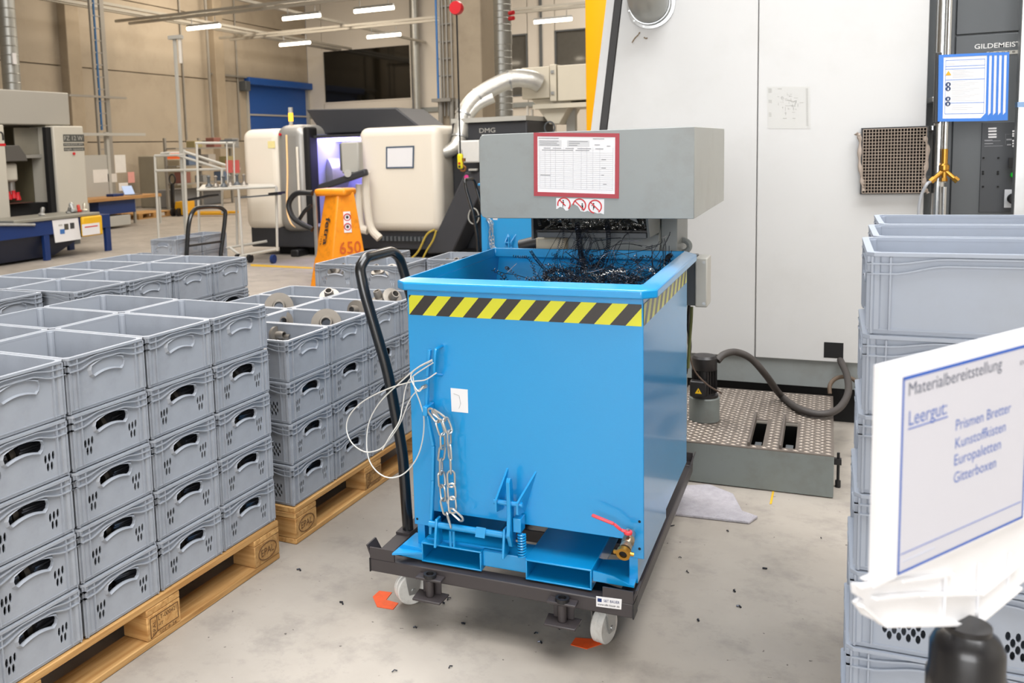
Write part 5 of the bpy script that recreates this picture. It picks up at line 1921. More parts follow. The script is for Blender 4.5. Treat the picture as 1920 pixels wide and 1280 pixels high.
# framed sheet on the right cover
qs = [at(x, y, Y=LY - .055) for x, y in ((724, 275), (777, 273), (776, 315), (724, 316))]
s = MB()
patch(s, qs, 0, 0, 1, .07, .008, .006); patch(s, qs, 0, .93, 1, 1, .008, .006); patch(s, qs, 0, .07, .05, .93, .008, .006); patch(s, qs, .95, .07, 1, .93, .008, .006)
so = s.build('sheet_frame', mat('slate_blue_frame', '#46566a', .5), la)
patch(MB(), qs, .05, .07, .95, .93, .006, .004).build('sheet', M_PAPER, so)
q = at(509, 271, Y=LY)
MB().box(q.x - .06, q.x + .06, LY - .004, LY, q.z - .05, q.z + .05).build('yellow_note', mat('yellow_note', '#ecdd9a', .7), la)
q = at(526, 252, Y=LY - .06)
MB().cyl(q, q + Vector((0, -.02, 0)), .02, n=12).build('red_button', M_RED, la)
# signal tower
st = at(546, 237, Y=LY + .3)
MB().cyl((st.x, LY + .3, zt), (st.x, LY + .3, zt + .10), .03, n=12).build('tower_stem', M_GREYL, la)
MB().cyl((st.x, LY + .3, zt + .10), (st.x, LY + .3, zt + .22), .036, n=14).build('amber_light', mat('amber_light', '#ffb020', .4, emit=2.2, ecol='#ffb838'), la, smooth=True)
MB().cyl((st.x, LY + .3, zt + .22), (st.x, LY + .3, zt + .30), .034, n=14).build('tower_cap', M_GREYL, la, smooth=True)

# dark rear section with sloping chip conveyor
rm = thing('dark_machine_section', 'charcoal machine section with a sloping chip conveyor right of the lathe', 'machine', (lx(900), LY + 1, 0))
xa, xb = lx(830), lx(975)
MB().box(xa + .005, xb, LY + .35, LY + 1.6, .1, 1.80).build('housing', M_MDARK, rm, bevel=.02)
MB().box(xa + .02, xb, LY + .3, LY + 1.6, 1.80, 1.86).build('top_edge', M_GREYL, rm)
MB().hexa([at(800, 475, Y=LY - .25), at(848, 475, Y=LY - .25), at(848, 475, Y=LY - .25) + Vector((0, .5, 0)), at(800, 475, Y=LY - .25) + Vector((0, .5, 0)),
           at(872, 322, Y=LY - .25), at(918, 322, Y=LY - .25), at(918, 322, Y=LY - .25) + Vector((0, .5, 0)), at(872, 322, Y=LY - .25) + Vector((0, .5, 0))]).build('sloping_conveyor', mat('conveyor_charcoal', '#3b3c40', .5, var=.05), rm, bevel=.02)
p0, p1 = at(868, 325, Y=LY - .25), at(910, 262, Y=LY - .25)
MB().box(at(864, 300, Y=LY - .2).x, at(905, 300, Y=LY - .2).x, LY - .3, LY + .3, at(880, 305, Y=LY - .25).z, at(880, 263, Y=LY - .25).z).build('conveyor_head', mat('white_head', '#dcdad4', .4), rm, bevel=.02)
MB().box(xa, xb + .3, LY + .1, LY + 1.4, 0, .12).build('sole', M_NEAR, rm)
text('DMG', 'lettering', rm, M_GREYL, at(899, 249, Y=LY + .345), (1, 0, 0), (0, 0, 1), .06, .22)
q = at(875, 332, Y=LY - .26)
MB().cyl(q, q + Vector((0, -.01, 0)), .03, n=14).build('pink_sticker', mat('pink_sticker', '#d83a8a', .6), rm)
q = at(880, 318, Y=LY - .28)
MB().box(q.x, q.x + .11, LY - .31, LY - .26, q.z - .012, q.z + .012).build('small_plate', M_GREYL, rm)
for k, pts in enumerate((((815, 430), (800, 440), (785, 470), (770, 486)), ((818, 432), (812, 450), (800, 470), (790, 490)))):
    MB().tube(smooth_path([at(x, y, Y=LY - .4) for x, y in pts], 6), .013, 6).build('yellow_cable', MATS['yellow_cable'], rm)
MB().tube([at(888, 405, Y=LY - .3) + Vector((.07 * math.cos(a), -.01 * math.sin(2 * a), .10 * math.sin(a))) for a in [2 * PI * k / 20 for k in range(20)]], .008, 6, closed=True).build('hose_coil', M_GREYL, rm)
for k, x in enumerate((990, 998)):
    pp_ = at(x, 240, Y=LY + 1.2)
    MB().cyl((pp_.x, LY + 1.2, 1.7), (pp_.x, LY + 1.2, 2.02 - .05 * k), .02, n=8).build('small_pipe', M_WALLW, rm)

# oil mist duct and filter unit
dk = thing('extraction_duct', 'silver extraction duct curving from the lathe up to the filter unit', 'duct', at(870, 250, Y=LY + .2))
M_FOIL = mat('crinkled_duct', '#cfcdc6', .35, .6, var=.12, scale=10, bump=.4, bscale=25)
p_a = [(818, 286), (838, 284), (854, 275), (862, 258), (866, 235), (870, 215), (884, 193), (905, 175), (935, 158), (965, 147), (995, 149), (1012, 156)]
P = smooth_path([at(x, y, Y=LY + .1 + .07 * k) for k, (x, y) in enumerate(p_a)], 6)
MB().tube(P, .10, 14, radii=[.085 + .035 * ss(i / len(P) * 1.6) for i in range(len(P))]).build('flexible_duct', M_FOIL, dk, smooth=True)
for i in (18, 30, 40, 52):
    t_ = (P[i + 1] - P[i]).normalized()
    MB().cyl(P[i] - t_ * .012, P[i] + t_ * .012, .128 if i > 20 else .115, n=18).build('duct_clamp', M_STEEL, dk, smooth=True)
MB().tube(smooth_path([at(x, y, Y=LY + .35 + .06 * k) for k, (x, y) in enumerate(((868, 262), (873, 235), (882, 212), (900, 194), (925, 182)))], 6), .075, 12).build('branch_duct', M_FOIL, dk, smooth=True)
fb_ = thing('mist_filter', 'beige oil mist filter unit on a bracket beside the yellow column', 'filter', at(1040, 200, Y=LY + 1.1))
FYY = LY + .95
fx0, fx1, fx2 = at(978, 150, Y=FYY).x, at(1030, 150, Y=FYY).x, at(1125, 150, Y=FYY).x
fz0, fz1 = at(1000, 185, Y=FYY).z, at(1000, 126, Y=FYY).z
M_BG = mat('beige_enamel', '#cfc6b2', .4, var=.04, scale=5)
MB().box(fx0, fx1, FYY, FYY + .9, fz0, fz1).build('inlet_box', M_BG, fb_, bevel=.01)
MB().box(fx1 + .01, fx1 + .10, FYY - .02, FYY + .92, fz0 - .05, fz1 + .02).build('clamp_frame', M_BG, fb_, bevel=.01)
MB().box(fx1 + .11, fx2, FYY, FYY + .9, fz0 - .05, fz1).build('filter_box', M_BG, fb_, bevel=.01)
MB().hexa([(fx0 + .35, FYY + .1, fz0 - .35), (fx1 + .1, FYY + .1, fz0 - .35), (fx1 + .1, FYY + .8, fz0 - .35), (fx0 + .35, FYY + .8, fz0 - .35),
           (fx0 + .1, FYY + .1, fz0), (fx1 + .3, FYY + .1, fz0), (fx1 + .3, FYY + .8, fz0), (fx0 + .1, FYY + .8, fz0)]).build('drip_hopper', M_BG, fb_, bevel=.01)
MB().box(fx0 + .15, fx2, FYY, FYY + .9, fz0 - .14, fz0 - .08).build('bracket_beam', M_BG, fb_)
zg = fz0 - .35
MB().box(fx1 + .12, fx1 + .24, FYY + .4, FYY + .52, 0, fz0 - .05).build('support_leg', M_GREYL, fb_)
MB().tube([Vector((fx1 + .0 + .07 * math.cos(a), FYY - .02, zg - .05 + .08 * math.sin(a))) for a in [2 * PI * k / 18 for k in range(18)]], .012, 6, closed=True).build('drain_hose', M_DKGREY, fb_)
for z in (fz0 + .06, fz1 - .08):
    MB().box(fx1 + .03, fx1 + .07, FYY - .04, FYY, z - .02, z + .02).build('latch', M_STEEL, fb_)

# ================================================================== yellow column beside the enclosure
ycx0, ycx1 = at(1098, 120, Y=5.2).x, at(1150, 120, Y=5.2).x
tag(MB().prism([(ycx0, 5.2), (ycx0 + .10, 5.16), (ycx1, 5.16), (ycx1, 5.5), (ycx0, 5.5)], 'z', 0, 5.5).build('crane_column', M_YEL, bevel=.008), 'bright yellow crane column behind the white machine', 'column')

# ================================================================== concrete column with conduits, ducts
CYL = 13.0
cx0, cx1 = at(826, 100, Y=CYL).x, at(903, 100, Y=CYL).x
kc = struct(MB().box(cx0, cx1, CYL, CYL + .7, 0, CZ).build('trim_4', M_CONC2, bevel=.02), 'concrete hall column with conduits on its face')
M_COND = mat('grey_conduit', '#9a968e', .45, .3, var=.06)
for px_, r_, mt in ((819, .022, mat('blue_pipe', '#2f6fae', .4)), (825, .016, M_COND), (830, .016, M_COND), (837, .018, M_COND), (846, .018, M_COND)):
    x = at(px_, 100, Y=CYL - .08).x
    MB().cyl((x, CYL - .06, 2.05 if mt is M_COND else 2.3), (x, CYL - .06, CZ), r_, n=8).build('conduit', mt, kc)
for y in (12, 45, 78, 110, 142):
    z = at(830, y, Y=CYL - .05).z
    MB().box(at(822, y, Y=CYL - .05).x, at(848, y, Y=CYL - .05).x, CYL - .05, CYL, z - .012, z + .012).build('conduit_clip', M_COND, kc)
zz0 = at(830, 187, Y=CYL - .1).z
MB().box(at(815, 187, Y=CYL - .1).x, at(850, 187, Y=CYL - .1).x, CYL - .25, CYL, zz0 - .04, zz0 + .02).build('junction_shelf', M_COND, kc)
for px_ in (826, 847, 858):
    x = at(px_, 205, Y=CYL - .12).x
    MB().cyl((x, CYL - .12, .3), (x, CYL - .12, zz0), .045, n=10).build('down_conduit', M_COND, kc)
# spiral duct
sx_ = at(938, 100, Y=14.6)
sd_ = thing('spiral_duct', 'large galvanised spiral duct standing right of the concrete column', 'duct', (sx_.x, 14.6, 0))
MB().cyl((sx_.x, 14.6, 1.2), (sx_.x, 14.6, CZ), .225, n=28).build('duct_pipe', M_DUCT, sd_, smooth=True)
for k in range(56):
    z = 1.3 + k * .125
    MB().lathe([(.224, -.008), (.232, 0), (.224, .008)], (sx_.x, 14.6, z), (0, 0, 1), 24, close=True).build('spiral_seam', M_DUCT, sd_, smooth=True)
zc = at(938, 73, Y=14.6).z
MB().cyl((sx_.x, 14.6, zc - .12), (sx_.x, 14.6, zc + .10), .234, n=28).build('duct_sleeve', M_DUCT, sd_, smooth=True)
p = at(955, 25, Y=14.35)
for dz in (.0, .1):
    MB().cyl((p.x, 14.35, p.z - dz), (p.x + .1, 14.3, p.z - dz), .04, n=10).build('red_valve', M_RED, sd_)
# slim pipe at the far wall
xp = at(778, 100, Y=28.9).x
tag(MB().cyl((xp, 28.9, 2.2), (xp, 28.9, CZ), .16, n=16).build('wall_pipe', M_DUCT, smooth=True), 'slim galvanised pipe on the far wall right of the dark window', 'pipe')
# duct top left
xd_ = at(16, 80, X=-16.0)
dl_ = thing('ventilation_duct', 'galvanised ventilation duct at the top left corner above the grey machine', 'duct', (xd_.x, xd_.y, 2.8))
MB().cyl((xd_.x, xd_.y, 2.7), (xd_.x, xd_.y, CZ), .19, n=24).build('duct_pipe', M_DUCT, dl_, smooth=True)
for k in range(26):
    MB().lathe([(.19, -.012), (.198, 0), (.19, .012)], (xd_.x, xd_.y, 2.8 + .2 * k), (0, 0, 1), 20, close=True).build('spiral_seam', M_DUCT, dl_, smooth=True)
q = at(25, 110, X=-15.8)
MB().box(q.x, q.x + .04, q.y - .05, q.y + .05, q.z - .12, q.z + .12).build('damper_box', M_PAPER, dl_)

# crane pendant with its cable reel
pc_ = at(856, 15, Y=LY - .8)
cr = thing('crane_pendant', 'yellow crane pendant hanging on a black cable from a red reel', 'pendant', at(856, 305, Y=LY - .8))
MB().lathe([(.0, -.05), (.075, -.05), (.085, 0), (.075, .05), (0, .05)], (pc_.x, LY - .8, pc_.z), (0, 1, 0), 20).build('cable_reel', M_RED, cr, smooth=True)
MB().cyl((pc_.x, LY - .8, pc_.z + .05), (pc_.x, LY - .8, 5.2), .012, n=6).build('reel_hanger', M_STEEL, cr)
pz_ = at(856, 288, Y=LY - .8).z
MB().cyl((pc_.x, LY - .8, pz_), (pc_.x, LY - .8, pc_.z - .05), .011, n=6).build('pendant_cable', M_BLACK, cr)
z1_ = at(856, 317, Y=LY - .8).z
MB().box(pc_.x - .035, pc_.x + .035, LY - .83, LY - .77, z1_, pz_).build('pendant_body', mat('pendant_yellow', '#e9d91c', .45), cr, bevel=.025, seg=3)
for dz, mt in ((.07, M_RED), (.03, M_BLACK)):
    MB().cyl((pc_.x, LY - .832, z1_ + dz), (pc_.x, LY - .845, z1_ + dz), .014, n=10).build('pendant_button', mt, cr)
hkx = at(868, 312, Y=LY - .8)
MB().tube(smooth_path([hkx + Vector(v) for v in ((0, 0, .09), (0, 0, .02), (.03, 0, -.01), (.02, 0, -.05), (-.02, 0, -.05), (-.03, 0, -.02))], 5), .012, 8).build('crane_hook', mat('brown_hook', '#8a5a2a', .5, .4), cr, smooth=True)
MB().box(hkx.x - .03, hkx.x + .03, LY - .82, LY - .78, hkx.z + .06, hkx.z + .10).build('hook_block', MATS['brown_hook'], cr)
MB().cyl((hkx.x, LY - .8, hkx.z + .10), (pc_.x + .02, LY - .8, pz_ + .05), .006, n=6).build('hook_wire', M_STEEL, cr)

# ================================================================== lamps and trunking overhead
lz_ = 5.0
row1, row2 = at(565, 32, Z=lz_).y, at(720, 67, Z=lz_).y
lamps = [((352, 57), (412, 50), 'strip lamp hanging far left above the pilaster'), ((531, 36), (600, 28), 'strip lamp above the blue roller door'), ((665, 22), (738, 15), 'strip lamp over the wide dark window, upper one'),
         ((525, 85), (581, 79), 'strip lamp low beside the dark window'), ((689, 69), (751, 64), 'strip lamp just above the dark window'), ((1002, 46), (1072, 42), 'strip lamp left of the yellow column'),
         ((890, 5), (908, 4), 'strip lamp between the column and the spiral duct')]
for a, b, lab in lamps:
    y = row1 if a[1] < 60 and a[0] < 800 else row2
    A, Bq = at(*a, Y=y), at(*b, Y=y)
    r = thing('strip_lamp', lab, 'lamp', ((A.x + Bq.x) / 2, y, lz_), 0, 'strip lamps under the hall roof')
    MB().cyl((A.x, y, lz_), (Bq.x, y, lz_), .05, n=10).build('tube', M_LAMP, r, smooth=True)
    MB().box(A.x, Bq.x, y - .05, y + .05, lz_ + .04, lz_ + .10).build('lamp_body', M_STEEL, r)
    for x in (A.x + .15, Bq.x - .15):
        MB().cyl((x, y, lz_ + .1), (x, y, lz_ + .26), .012, n=6).build('lamp_hanger', M_STEEL, r)
M_TRAY = mat('trunking_metal', '#b0aca2', .45, .4, var=.06)
tr_ = []
row1, row2 = at(565, 32, Z=lz_).y, at(720, 67, Z=lz_).y
for nm, a, b in (('trunk', (-17.9, row1 - .55, 5.32), (3, row1 - .55, 5.32)), ('trunk', (-17.9, row1, 5.32), (3, row1, 5.32)), ('trunk', (-17.9, row2 - .6, 5.32), (3, row2 - .6, 5.32)), ('trunk', (-17.9, row2, 5.32), (3, row2, 5.32))):
    tr_.append((a, b))
for p in ((345, 41), (520, 66), (700, 57), (150, 10)):
    A = at(*p, Z=5.42)
    tr_.append(((A.x, 2.0, 5.42), (A.x, FY - .1, 5.42)))
LT = ['galvanised cable trunking along the hall, nearest of four cross runs', 'galvanised cable trunking carrying the nearer lamp row', 'galvanised cable trunking, cross run between the lamp rows', 'galvanised cable trunking carrying the farther lamp row',
      'lengthwise trunking crossing above the left strip lamp', 'lengthwise trunking above the roller door', 'lengthwise trunking above the dark window', 'lengthwise trunking at the far left']
for (a, b), lab in zip(tr_, LT):
    tag(MB().bar(a, b, .10, .07).build('cable_trunking', M_TRAY), lab, 'trunking', 'trunking under the hall roof')
# thin wall conduits and braces on the concrete wall
for px_, lab in ((341, 'thin dark conduit running down the concrete wall beside the white pole'), (390, 'grey conduit on the edge of the second pilaster'), (443, 'thin conduit on the concrete wall left of the roller door')):
    p = at(px_, 100, X=WX + .3 if px_ == 390 else WX + .05)
    tag(MB().cyl((p.x, p.y, 2.0), (p.x, p.y, CZ), .05 if px_ == 390 else .03, n=8).build('wall_conduit', M_COND), lab, 'conduit')
a, b = at(395, 138, X=WX + .1), at(480, 152, X=WX + .1)
tag(MB().bar((WX + .08, a.y, a.z), (WX + .08, 29.0, a.z), .08, .06).build('wall_rail', M_COND), 'horizontal grey rail on the concrete wall above the roller door', 'rail')

# ================================================================== left: machining centre, cart, bench
GX = -11.5
gx = lambda x, y, X=GX: at(x, y, X=X)
M_MG = mat('warm_grey_enamel', '#a39f96', .45, var=.03, scale=1.5)
M_ML = mat('light_machine_enamel', '#c4bfb2', .45, var=.03, scale=1.5)
ml = thing('machining_centre', 'grey machining centre with an open lit bay at the left edge', 'machine', (GX - 1, gx(60, 300).y, 0))
ya, yb = gx(-60, 200).y, gx(130, 200).y
zc0, zc1 = gx(130, 235).z, gx(130, 174).z
MB().box(GX - 1.6, GX, ya, yb, zc0, zc1).build('upper_cabinet', M_MG, ml, bevel=.02)
PX_ = GX + .15
y0_, y1_ = gx(104, 300, PX_).y, gx(160, 300, PX_).y
MB().box(GX - .4, PX_, y0_, y1_, .35, gx(130, 236, PX_).z).build('front_pillar', M_ML, ml, bevel=.02)
MB().box(PX_ - .13, PX_ - .05, gx(94, 300, PX_).y, y0_ - .005, .4, gx(100, 238, PX_).z).build('door_gap', M_NEAR, ml)
for (xa_, ya_, xb_, yb_), txt in (((119, 252, 157, 266), 'FZ 12 W'), ((119, 268, 157, 274), 'MAGNUM'), ((120, 276, 158, 283), 'high speed')):
    A, Bq = gx(xa_, yb_, PX_), gx(xb_, ya_, PX_)
    o = MB().box(PX_, PX_ + .004, A.y, Bq.y, A.z, Bq.z).build('name_plate', mat('dark_plate', '#4b4c48', .5), ml)
    text(txt, 'plate_text', o, M_GREYL, (PX_ + .0045, A.y + .02, A.z + (Bq.z - A.z) * .2), (0, 1, 0), (0, 0, 1), (Bq.z - A.z) * .6, (Bq.y - A.y) * .88)
q = gx(138, 288, PX_)
MB().cyl(q, q + Vector((.02, 0, 0)), .025, n=10).build('red_button', M_RED, ml)
yl0, yl1 = gx(-40, 300).y, gx(8, 300).y
MB().box(GX - .3, GX + .05, yl0, yl1, .4, gx(5, 234).z).build('left_post', M_ML, ml, bevel=.02)
q = gx(1, 263, GX + .05)
text('n', 'lettering', ml, M_INK, (GX + .051, q.y - .1, q.z), (0, 1, 0), (0, 0, 1), .14, .17)
MB().box(GX + .051, GX + .053, q.y - .15, q.y + .09, q.z - .09, q.z - .05).build('red_bar', M_RED, ml)
# inside of the bay
yi0, yi1 = yl1, gx(95, 300).y
MB().box(GX - 1.5, GX - 1.45, yi0, yi1, .3, zc0).build('bay_back', mat('bay_olive', '#6d6650', .5, var=.1), ml)
MB().box(GX - 1.5, GX - .02, yi1 - .03, yi1, .3, zc0).build('bay_side', MATS['bay_olive'], ml)
A, Bq = gx(30, 290, GX - .2), gx(92, 240, GX - .2)
MB().box(GX - .22, GX - .2, A.y, Bq.y, A.z, Bq.z).build('door_glass', mat('smoky_glass', '#8a8578', .15, var=.15, scale=3), ml)
A, Bq = gx(30, 297, GX - .15), gx(92, 289, GX - .15)
MB().box(GX - .25, GX - .15, A.y, Bq.y, A.z, Bq.z).build('glass_frame', M_MG, ml)
A, Bq = gx(91, 338, GX - .3), gx(96, 298, GX - .3)
MB().box(GX - .4, GX - .3, A.y, Bq.y, A.z, Bq.z).build('bay_lamp', mat('bay_lamp_glow', '#fff8d8', .5, emit=25, ecol='#fff2c4'), ml)
A, Bq = gx(28, 372, GX - .9), gx(58, 330, GX - .9)
MB().box(GX - 1.0, GX - .9, A.y, Bq.y, A.z, Bq.z).build('bay_panel', mat('bay_cream', '#a79d74', .45), ml)
A, Bq = gx(-20, 343, GX - .1), gx(33, 305, GX - .1)
MB().box(GX - .7, GX - .1, A.y, Bq.y, A.z, Bq.z).build('spindle_head', M_ML, ml, bevel=.04)
A, Bq = gx(-20, 304, GX), gx(50, 272, GX)
MB().prism([(A.y, A.z), (Bq.y, A.z), (Bq.y - .03, A.z + .10), (Bq.y - .15, Bq.z), (A.y, Bq.z)], 'x', GX - .8, GX).build('spindle_cover', mat('slate_cover', '#55524e', .5), ml, bevel=.01)
q = gx(24, 335, GX - .2)
MB().cyl((GX - .25, q.y, q.z), (GX - .25, q.y, gx(24, 372, GX - .25).z), .06, n=12).build('tool_holder', M_STEEL, ml, smooth=True)
for k, (px_, py_) in enumerate(((17, 374), (26, 372), (34, 375))):
    q = gx(px_, py_, GX - .2)
    MB().lathe([(.05, 0), (.045, .05), (.03, .09), (.035, .13)], (GX - .2, q.y, q.z), (0, 0, 1), 12).build('red_clamp', M_RED, ml, smooth=True)
A, Bq = gx(-20, 386, GX), gx(62, 378, GX)
MB().box(GX - 1.0, GX, A.y, Bq.y, A.z, Bq.z).build('machine_table', mat('brown_iron', '#54382f', .5, .3, var=.15), ml)
MB().box(GX - 1.0, GX - .1, yl0, yi1 + .2, .2, A.z - .02).build('bay_trough', M_NEAR, ml)
MB().box(GX - 1.4, GX - .1, yl0, y1_, 0, .25).build('machine_sole', M_DKGREY, ml)

pq_ = at(268, 408, Z=0)
pallet((pq_.x, pq_.y, 0), 0, 'small bare wooden pallet on the floor beside the workbench', stamps=False)

# blue chip cart in front of it
BX = -10.1
bc = thing('chip_cart', 'dark blue chip cart with a hopper beside the grey machining centre', 'cart', (BX - .4, gx(100, 400, BX).y, 0))
bp = lambda x, y: gx(x, y, BX)
yA, yB, yC = bp(-40, 400).y, bp(79, 430).y, bp(205, 430).y
ztop, zbar = bp(190, 402).z, bp(190, 425).z
MB().box(BX - .03, BX + .03, yC - .11, yC, 0, ztop).build('cart_leg', M_BLUED, bc, bevel=.005)
MB().box(BX - .03, BX + .03, yB, yB + .10, 0, ztop).build('cart_leg', M_BLUED, bc, bevel=.005)
MB().box(BX - .83, BX - .77, yC - .11, yC, 0, ztop).build('cart_leg', M_BLUED, bc)
MB().box(BX - .83, BX - .77, yA, yA + .1, 0, ztop).build('cart_leg', M_BLUED, bc)
MB().box(BX - .83, BX + .035, yA, yC, zbar - .02, ztop).build('cart_rim', M_BLUED, bc, bevel=.006)
zs_ = zbar - .02
ym = bp(95, 470).y
MB().hexa([(BX - .6, bp(0, 480).y, .04), (BX - .15, bp(0, 480).y, .04), (BX - .15, bp(115, 480).y, .04), (BX - .6, bp(115, 480).y, .04), (BX - .8, yA, zs_), (BX - .02, yA, zs_), (BX - .02, bp(178, 440).y, zs_), (BX - .8, bp(178, 440).y, zs_)]).build('hopper', mat('dark_navy_sheet', '#1c2236', .45, var=.1), bc)
tz = ztop
MB().box(BX - .75, BX + .06, bp(20, 408).y, bp(182, 398).y, tz, tz + .05).build('drip_tray', mat('tray_grey', '#8f8d83', .45, .2, var=.1), bc, bevel=.01)
MB().tube([bp(-10, 421) + Vector((.05, 0, 0)), bp(60, 421) + Vector((.05, 0, 0)), bp(62, 424) + Vector((0, 0, 0))], .022, 8).build('cart_handle', M_STEEL, bc, smooth=True)
qd = [gx(x, y, BX + .045) for x, y in ((98, 413), (146, 408), (152, 448), (104, 455))]
dpo = MB().hexa([qd[3], qd[2], qd[2] - Vector((.006, 0, 0)), qd[3] - Vector((.006, 0, 0)), qd[0], qd[1], qd[1] - Vector((.006, 0, 0)), qd[0] - Vector((.006, 0, 0))]).build('taped_sheet', M_PAPER, bc)
for (xa_, ya_, xb_, yb_), c_ in (((121, 419, 128, 431), '#4a453c'), ((132, 417, 139, 429), '#3e3e3e'), ((113, 429, 121, 439), '#3f6fae'), ((110, 420, 117, 424), '#b9b9b6')):
    A, Bq = gx(xa_, yb_, BX + .047), gx(xb_, ya_, BX + .047)
    MB().box(BX + .046, BX + .048, A.y, Bq.y, A.z, Bq.z).build('sheet_picture', mat('pic' + c_[1:], c_, .7), dpo)
qy = [gx(x, y, BX + .05) for x, y in ((153, 405), (187, 402), (187, 440), (154, 445))]
A, Bq = gx(153, 444, BX + .05), gx(187, 403, BX + .05)
wb = MB().box(BX + .035, BX + .10, A.y, Bq.y, A.z, Bq.z).build('wipe_box', mat('box_yellow', '#e8b422', .5), bc, bevel=.02)
A2, B2 = gx(155, 442, BX + .10), gx(186, 417, BX + .10)
MB().box(BX + .10, BX + .104, A2.y, B2.y, A2.z, B2.z).build('box_label', M_PAPER, wb)
A2, B2 = gx(159, 427, BX + .104), gx(183, 422, BX + .104)
MB().box(BX + .104, BX + .106, A2.y, B2.y, A2.z, B2.z).build('label_stripe', M_RED, wb)
for k, (px_, py_, sz, c_) in enumerate(((137, 388, .10, '#b9bab8'), (148, 392, .07, '#c33a2a'), (158, 391, .08, '#cfc9b8'), (78, 402, .08, '#a9a9a6'), (127, 393, .06, '#7f7f7c'))):
    q = gx(px_, py_, BX - .3)
    tag(MB().lathe([(sz * .6, 0), (sz * .7, sz * .3), (sz * .35, sz * .6), (sz * .4, sz * 1.4), (.02, sz * 1.7)], (BX - .3, q.y, tz + .05), (.2 * (k - 2), .1, 1), 12).build('machined_part', mat('part' + c_[1:], c_, .35, .5 if k != 1 else 0), smooth=True),
        ['bright turned part standing on the cart tray', 'red capped part on the cart tray', 'pale fitting on the right end of the cart tray', 'steel fitting at the left on the cart tray', 'small dark part on the cart tray'][k], 'machined part', 'parts on the cart tray')

# workbench with notice board
NX = -13.2
wbn = thing('workbench', 'workbench with wooden top, notice board and lamp rail before the concrete wall', 'workbench', (NX - .4, gx(230, 370, NX).y, 0))
np_ = lambda x, y: gx(x, y, NX)
y0_, y1_ = np_(160, 370).y, np_(303, 370).y
zw = (np_(230, 372).z)
MB().box(NX - .8, NX, y0_, y1_, zw - .03, zw + .04).build('bench_top', wood('bench_wood', '#a97b48', '#c99a62', 1), wbn, bevel=.005)
for y in (y0_ + .05, y1_ - .08):
    for x in (NX - .06, NX - .78):
        MB().box(x, x + .05, y, y + .05, 0, zw - .03).build('bench_leg', M_GREYL, wbn)
yc0, yc1 = np_(193, 400).y, np_(262, 400).y
MB().box(NX - .7, NX - .1, yc0, yc1, zw - .32, zw - .03).build('drawer_unit', M_BLUED, wbn, bevel=.01)
MB().box(NX - .7, NX - .06, yc0, np_(250, 420).y, .05, zw - .36).build('cabinet', M_GREYL, wbn, bevel=.01)
by1 = np_(255, 330).y
zbt = gx(200, 290, NX - .7).z
MB().box(NX - .78, NX - .74, y0_, by1, zw + .04, zbt).build('notice_board', M_GREYL, wbn)
for y in (y0_, by1):
    MB().box(NX - .8, NX - .72, y - .04, y + .04, zw, gx(250, 252, NX - .7).z + .05).build('board_post', M_GREYL, wbn)
zr = gx(215, 252, NX - .7).z
MB().box(NX - .7, NX - .62, y0_ - .2, gx(268, 252, NX - .7).y, zr - .03, zr + .03).build('lamp_rail', M_GREYL, wbn)
for (xa_, ya_, xb_, yb_), c_ in (((176, 317, 203, 343), '#e2dfd8'), ((217, 290, 235, 324), '#e2dfd8'), ((241, 322, 252, 343), '#d99a90'), ((224, 342, 240, 358), '#e4e2dc'), ((203, 325, 219, 342), '#d9d4cc')):
    A, Bq = gx(xa_, yb_, NX - .73), gx(xb_, ya_, NX - .73)
    MB().box(NX - .74, NX - .735, A.y, Bq.y, A.z, Bq.z).build('pinned_sheet', mat('sheet' + c_[1:], c_, .7), wbn)
q = np_(228, 324)
A, Bq = gx(241, 358, NX - .3), gx(259, 347, NX - .3)
lt = thing('laptop', 'open laptop on the workbench', 'laptop', (NX - .35, (A.y + Bq.y) / 2, zw + .04))
MB().box(NX - .42, NX - .2, A.y, Bq.y, zw + .04, zw + .055).build('keyboard', M_DKGREY, lt)
MB().hexa([(NX - .42, A.y, zw + .055), (NX - .41, A.y, zw + .055), (NX - .41, Bq.y, zw + .055), (NX - .42, Bq.y, zw + .055), (NX - .5, A.y, zw + .24), (NX - .49, A.y, zw + .24), (NX - .49, Bq.y, zw + .24), (NX - .5, Bq.y, zw + .24)]).build('screen', mat('laptop_screen', '#9fb4d8', .3, emit=.4), lt)
A, Bq = gx(212, 362, NX - .2), gx(232, 358, NX - .2)
tag(MB().box(NX - .4, NX - .2, A.y, Bq.y, zw + .04, zw + .10).build('tool_case', M_BLUED, bevel=.01), 'small dark blue case on the workbench beside the laptop', 'case')

# cable ladder, white pole
for px_, w_, mt, lab in ((181, .05, mat('blue_cable', '#3f6f9f', .5), 'blue cable running down the cable ladder'),):
    p = gx(px_, 100, -16.2)
    tag(MB().cyl((p.x, p.y, 2.2), (p.x, p.y, CZ), .03, n=8).build('power_cable', mt), lab, 'cable')
cl = thing('cable_ladder', 'vertical grey cable ladder in front of the concrete wall', 'cable ladder', (-16.2, gx(192, 150, -16.2).y, 0))
for px_, w_ in ((177, .02), (198, .07)):
    p = gx(px_, 150, -16.2)
    MB().box(p.x - .03, p.x + .03, p.y - w_, p.y + w_, 0, CZ).build('ladder_rail', M_COND, cl)
yy0, yy1 = gx(177, 150, -16.2).y, gx(198, 150, -16.2).y
for k in range(20):
    MB().box(-16.22, -16.18, yy0, yy1, 1.4 + k * .3, 1.43 + k * .3).build('ladder_rung', M_COND, cl)
a, b = gx(128, 175, -16.1), gx(236, 184, -16.1)
MB().bar((-16.1, a.y, b.z), (-16.1, b.y, b.z), .06, .05).build('ladder_arm', M_COND, cl)
p = at(350, 455, Z=0)
wp = thing('slim_pole', 'slim white pole rising from the floor beside the tube rack', 'pole', (p.x, p.y, 0))
zt = at(336, 75, X=p.x).z
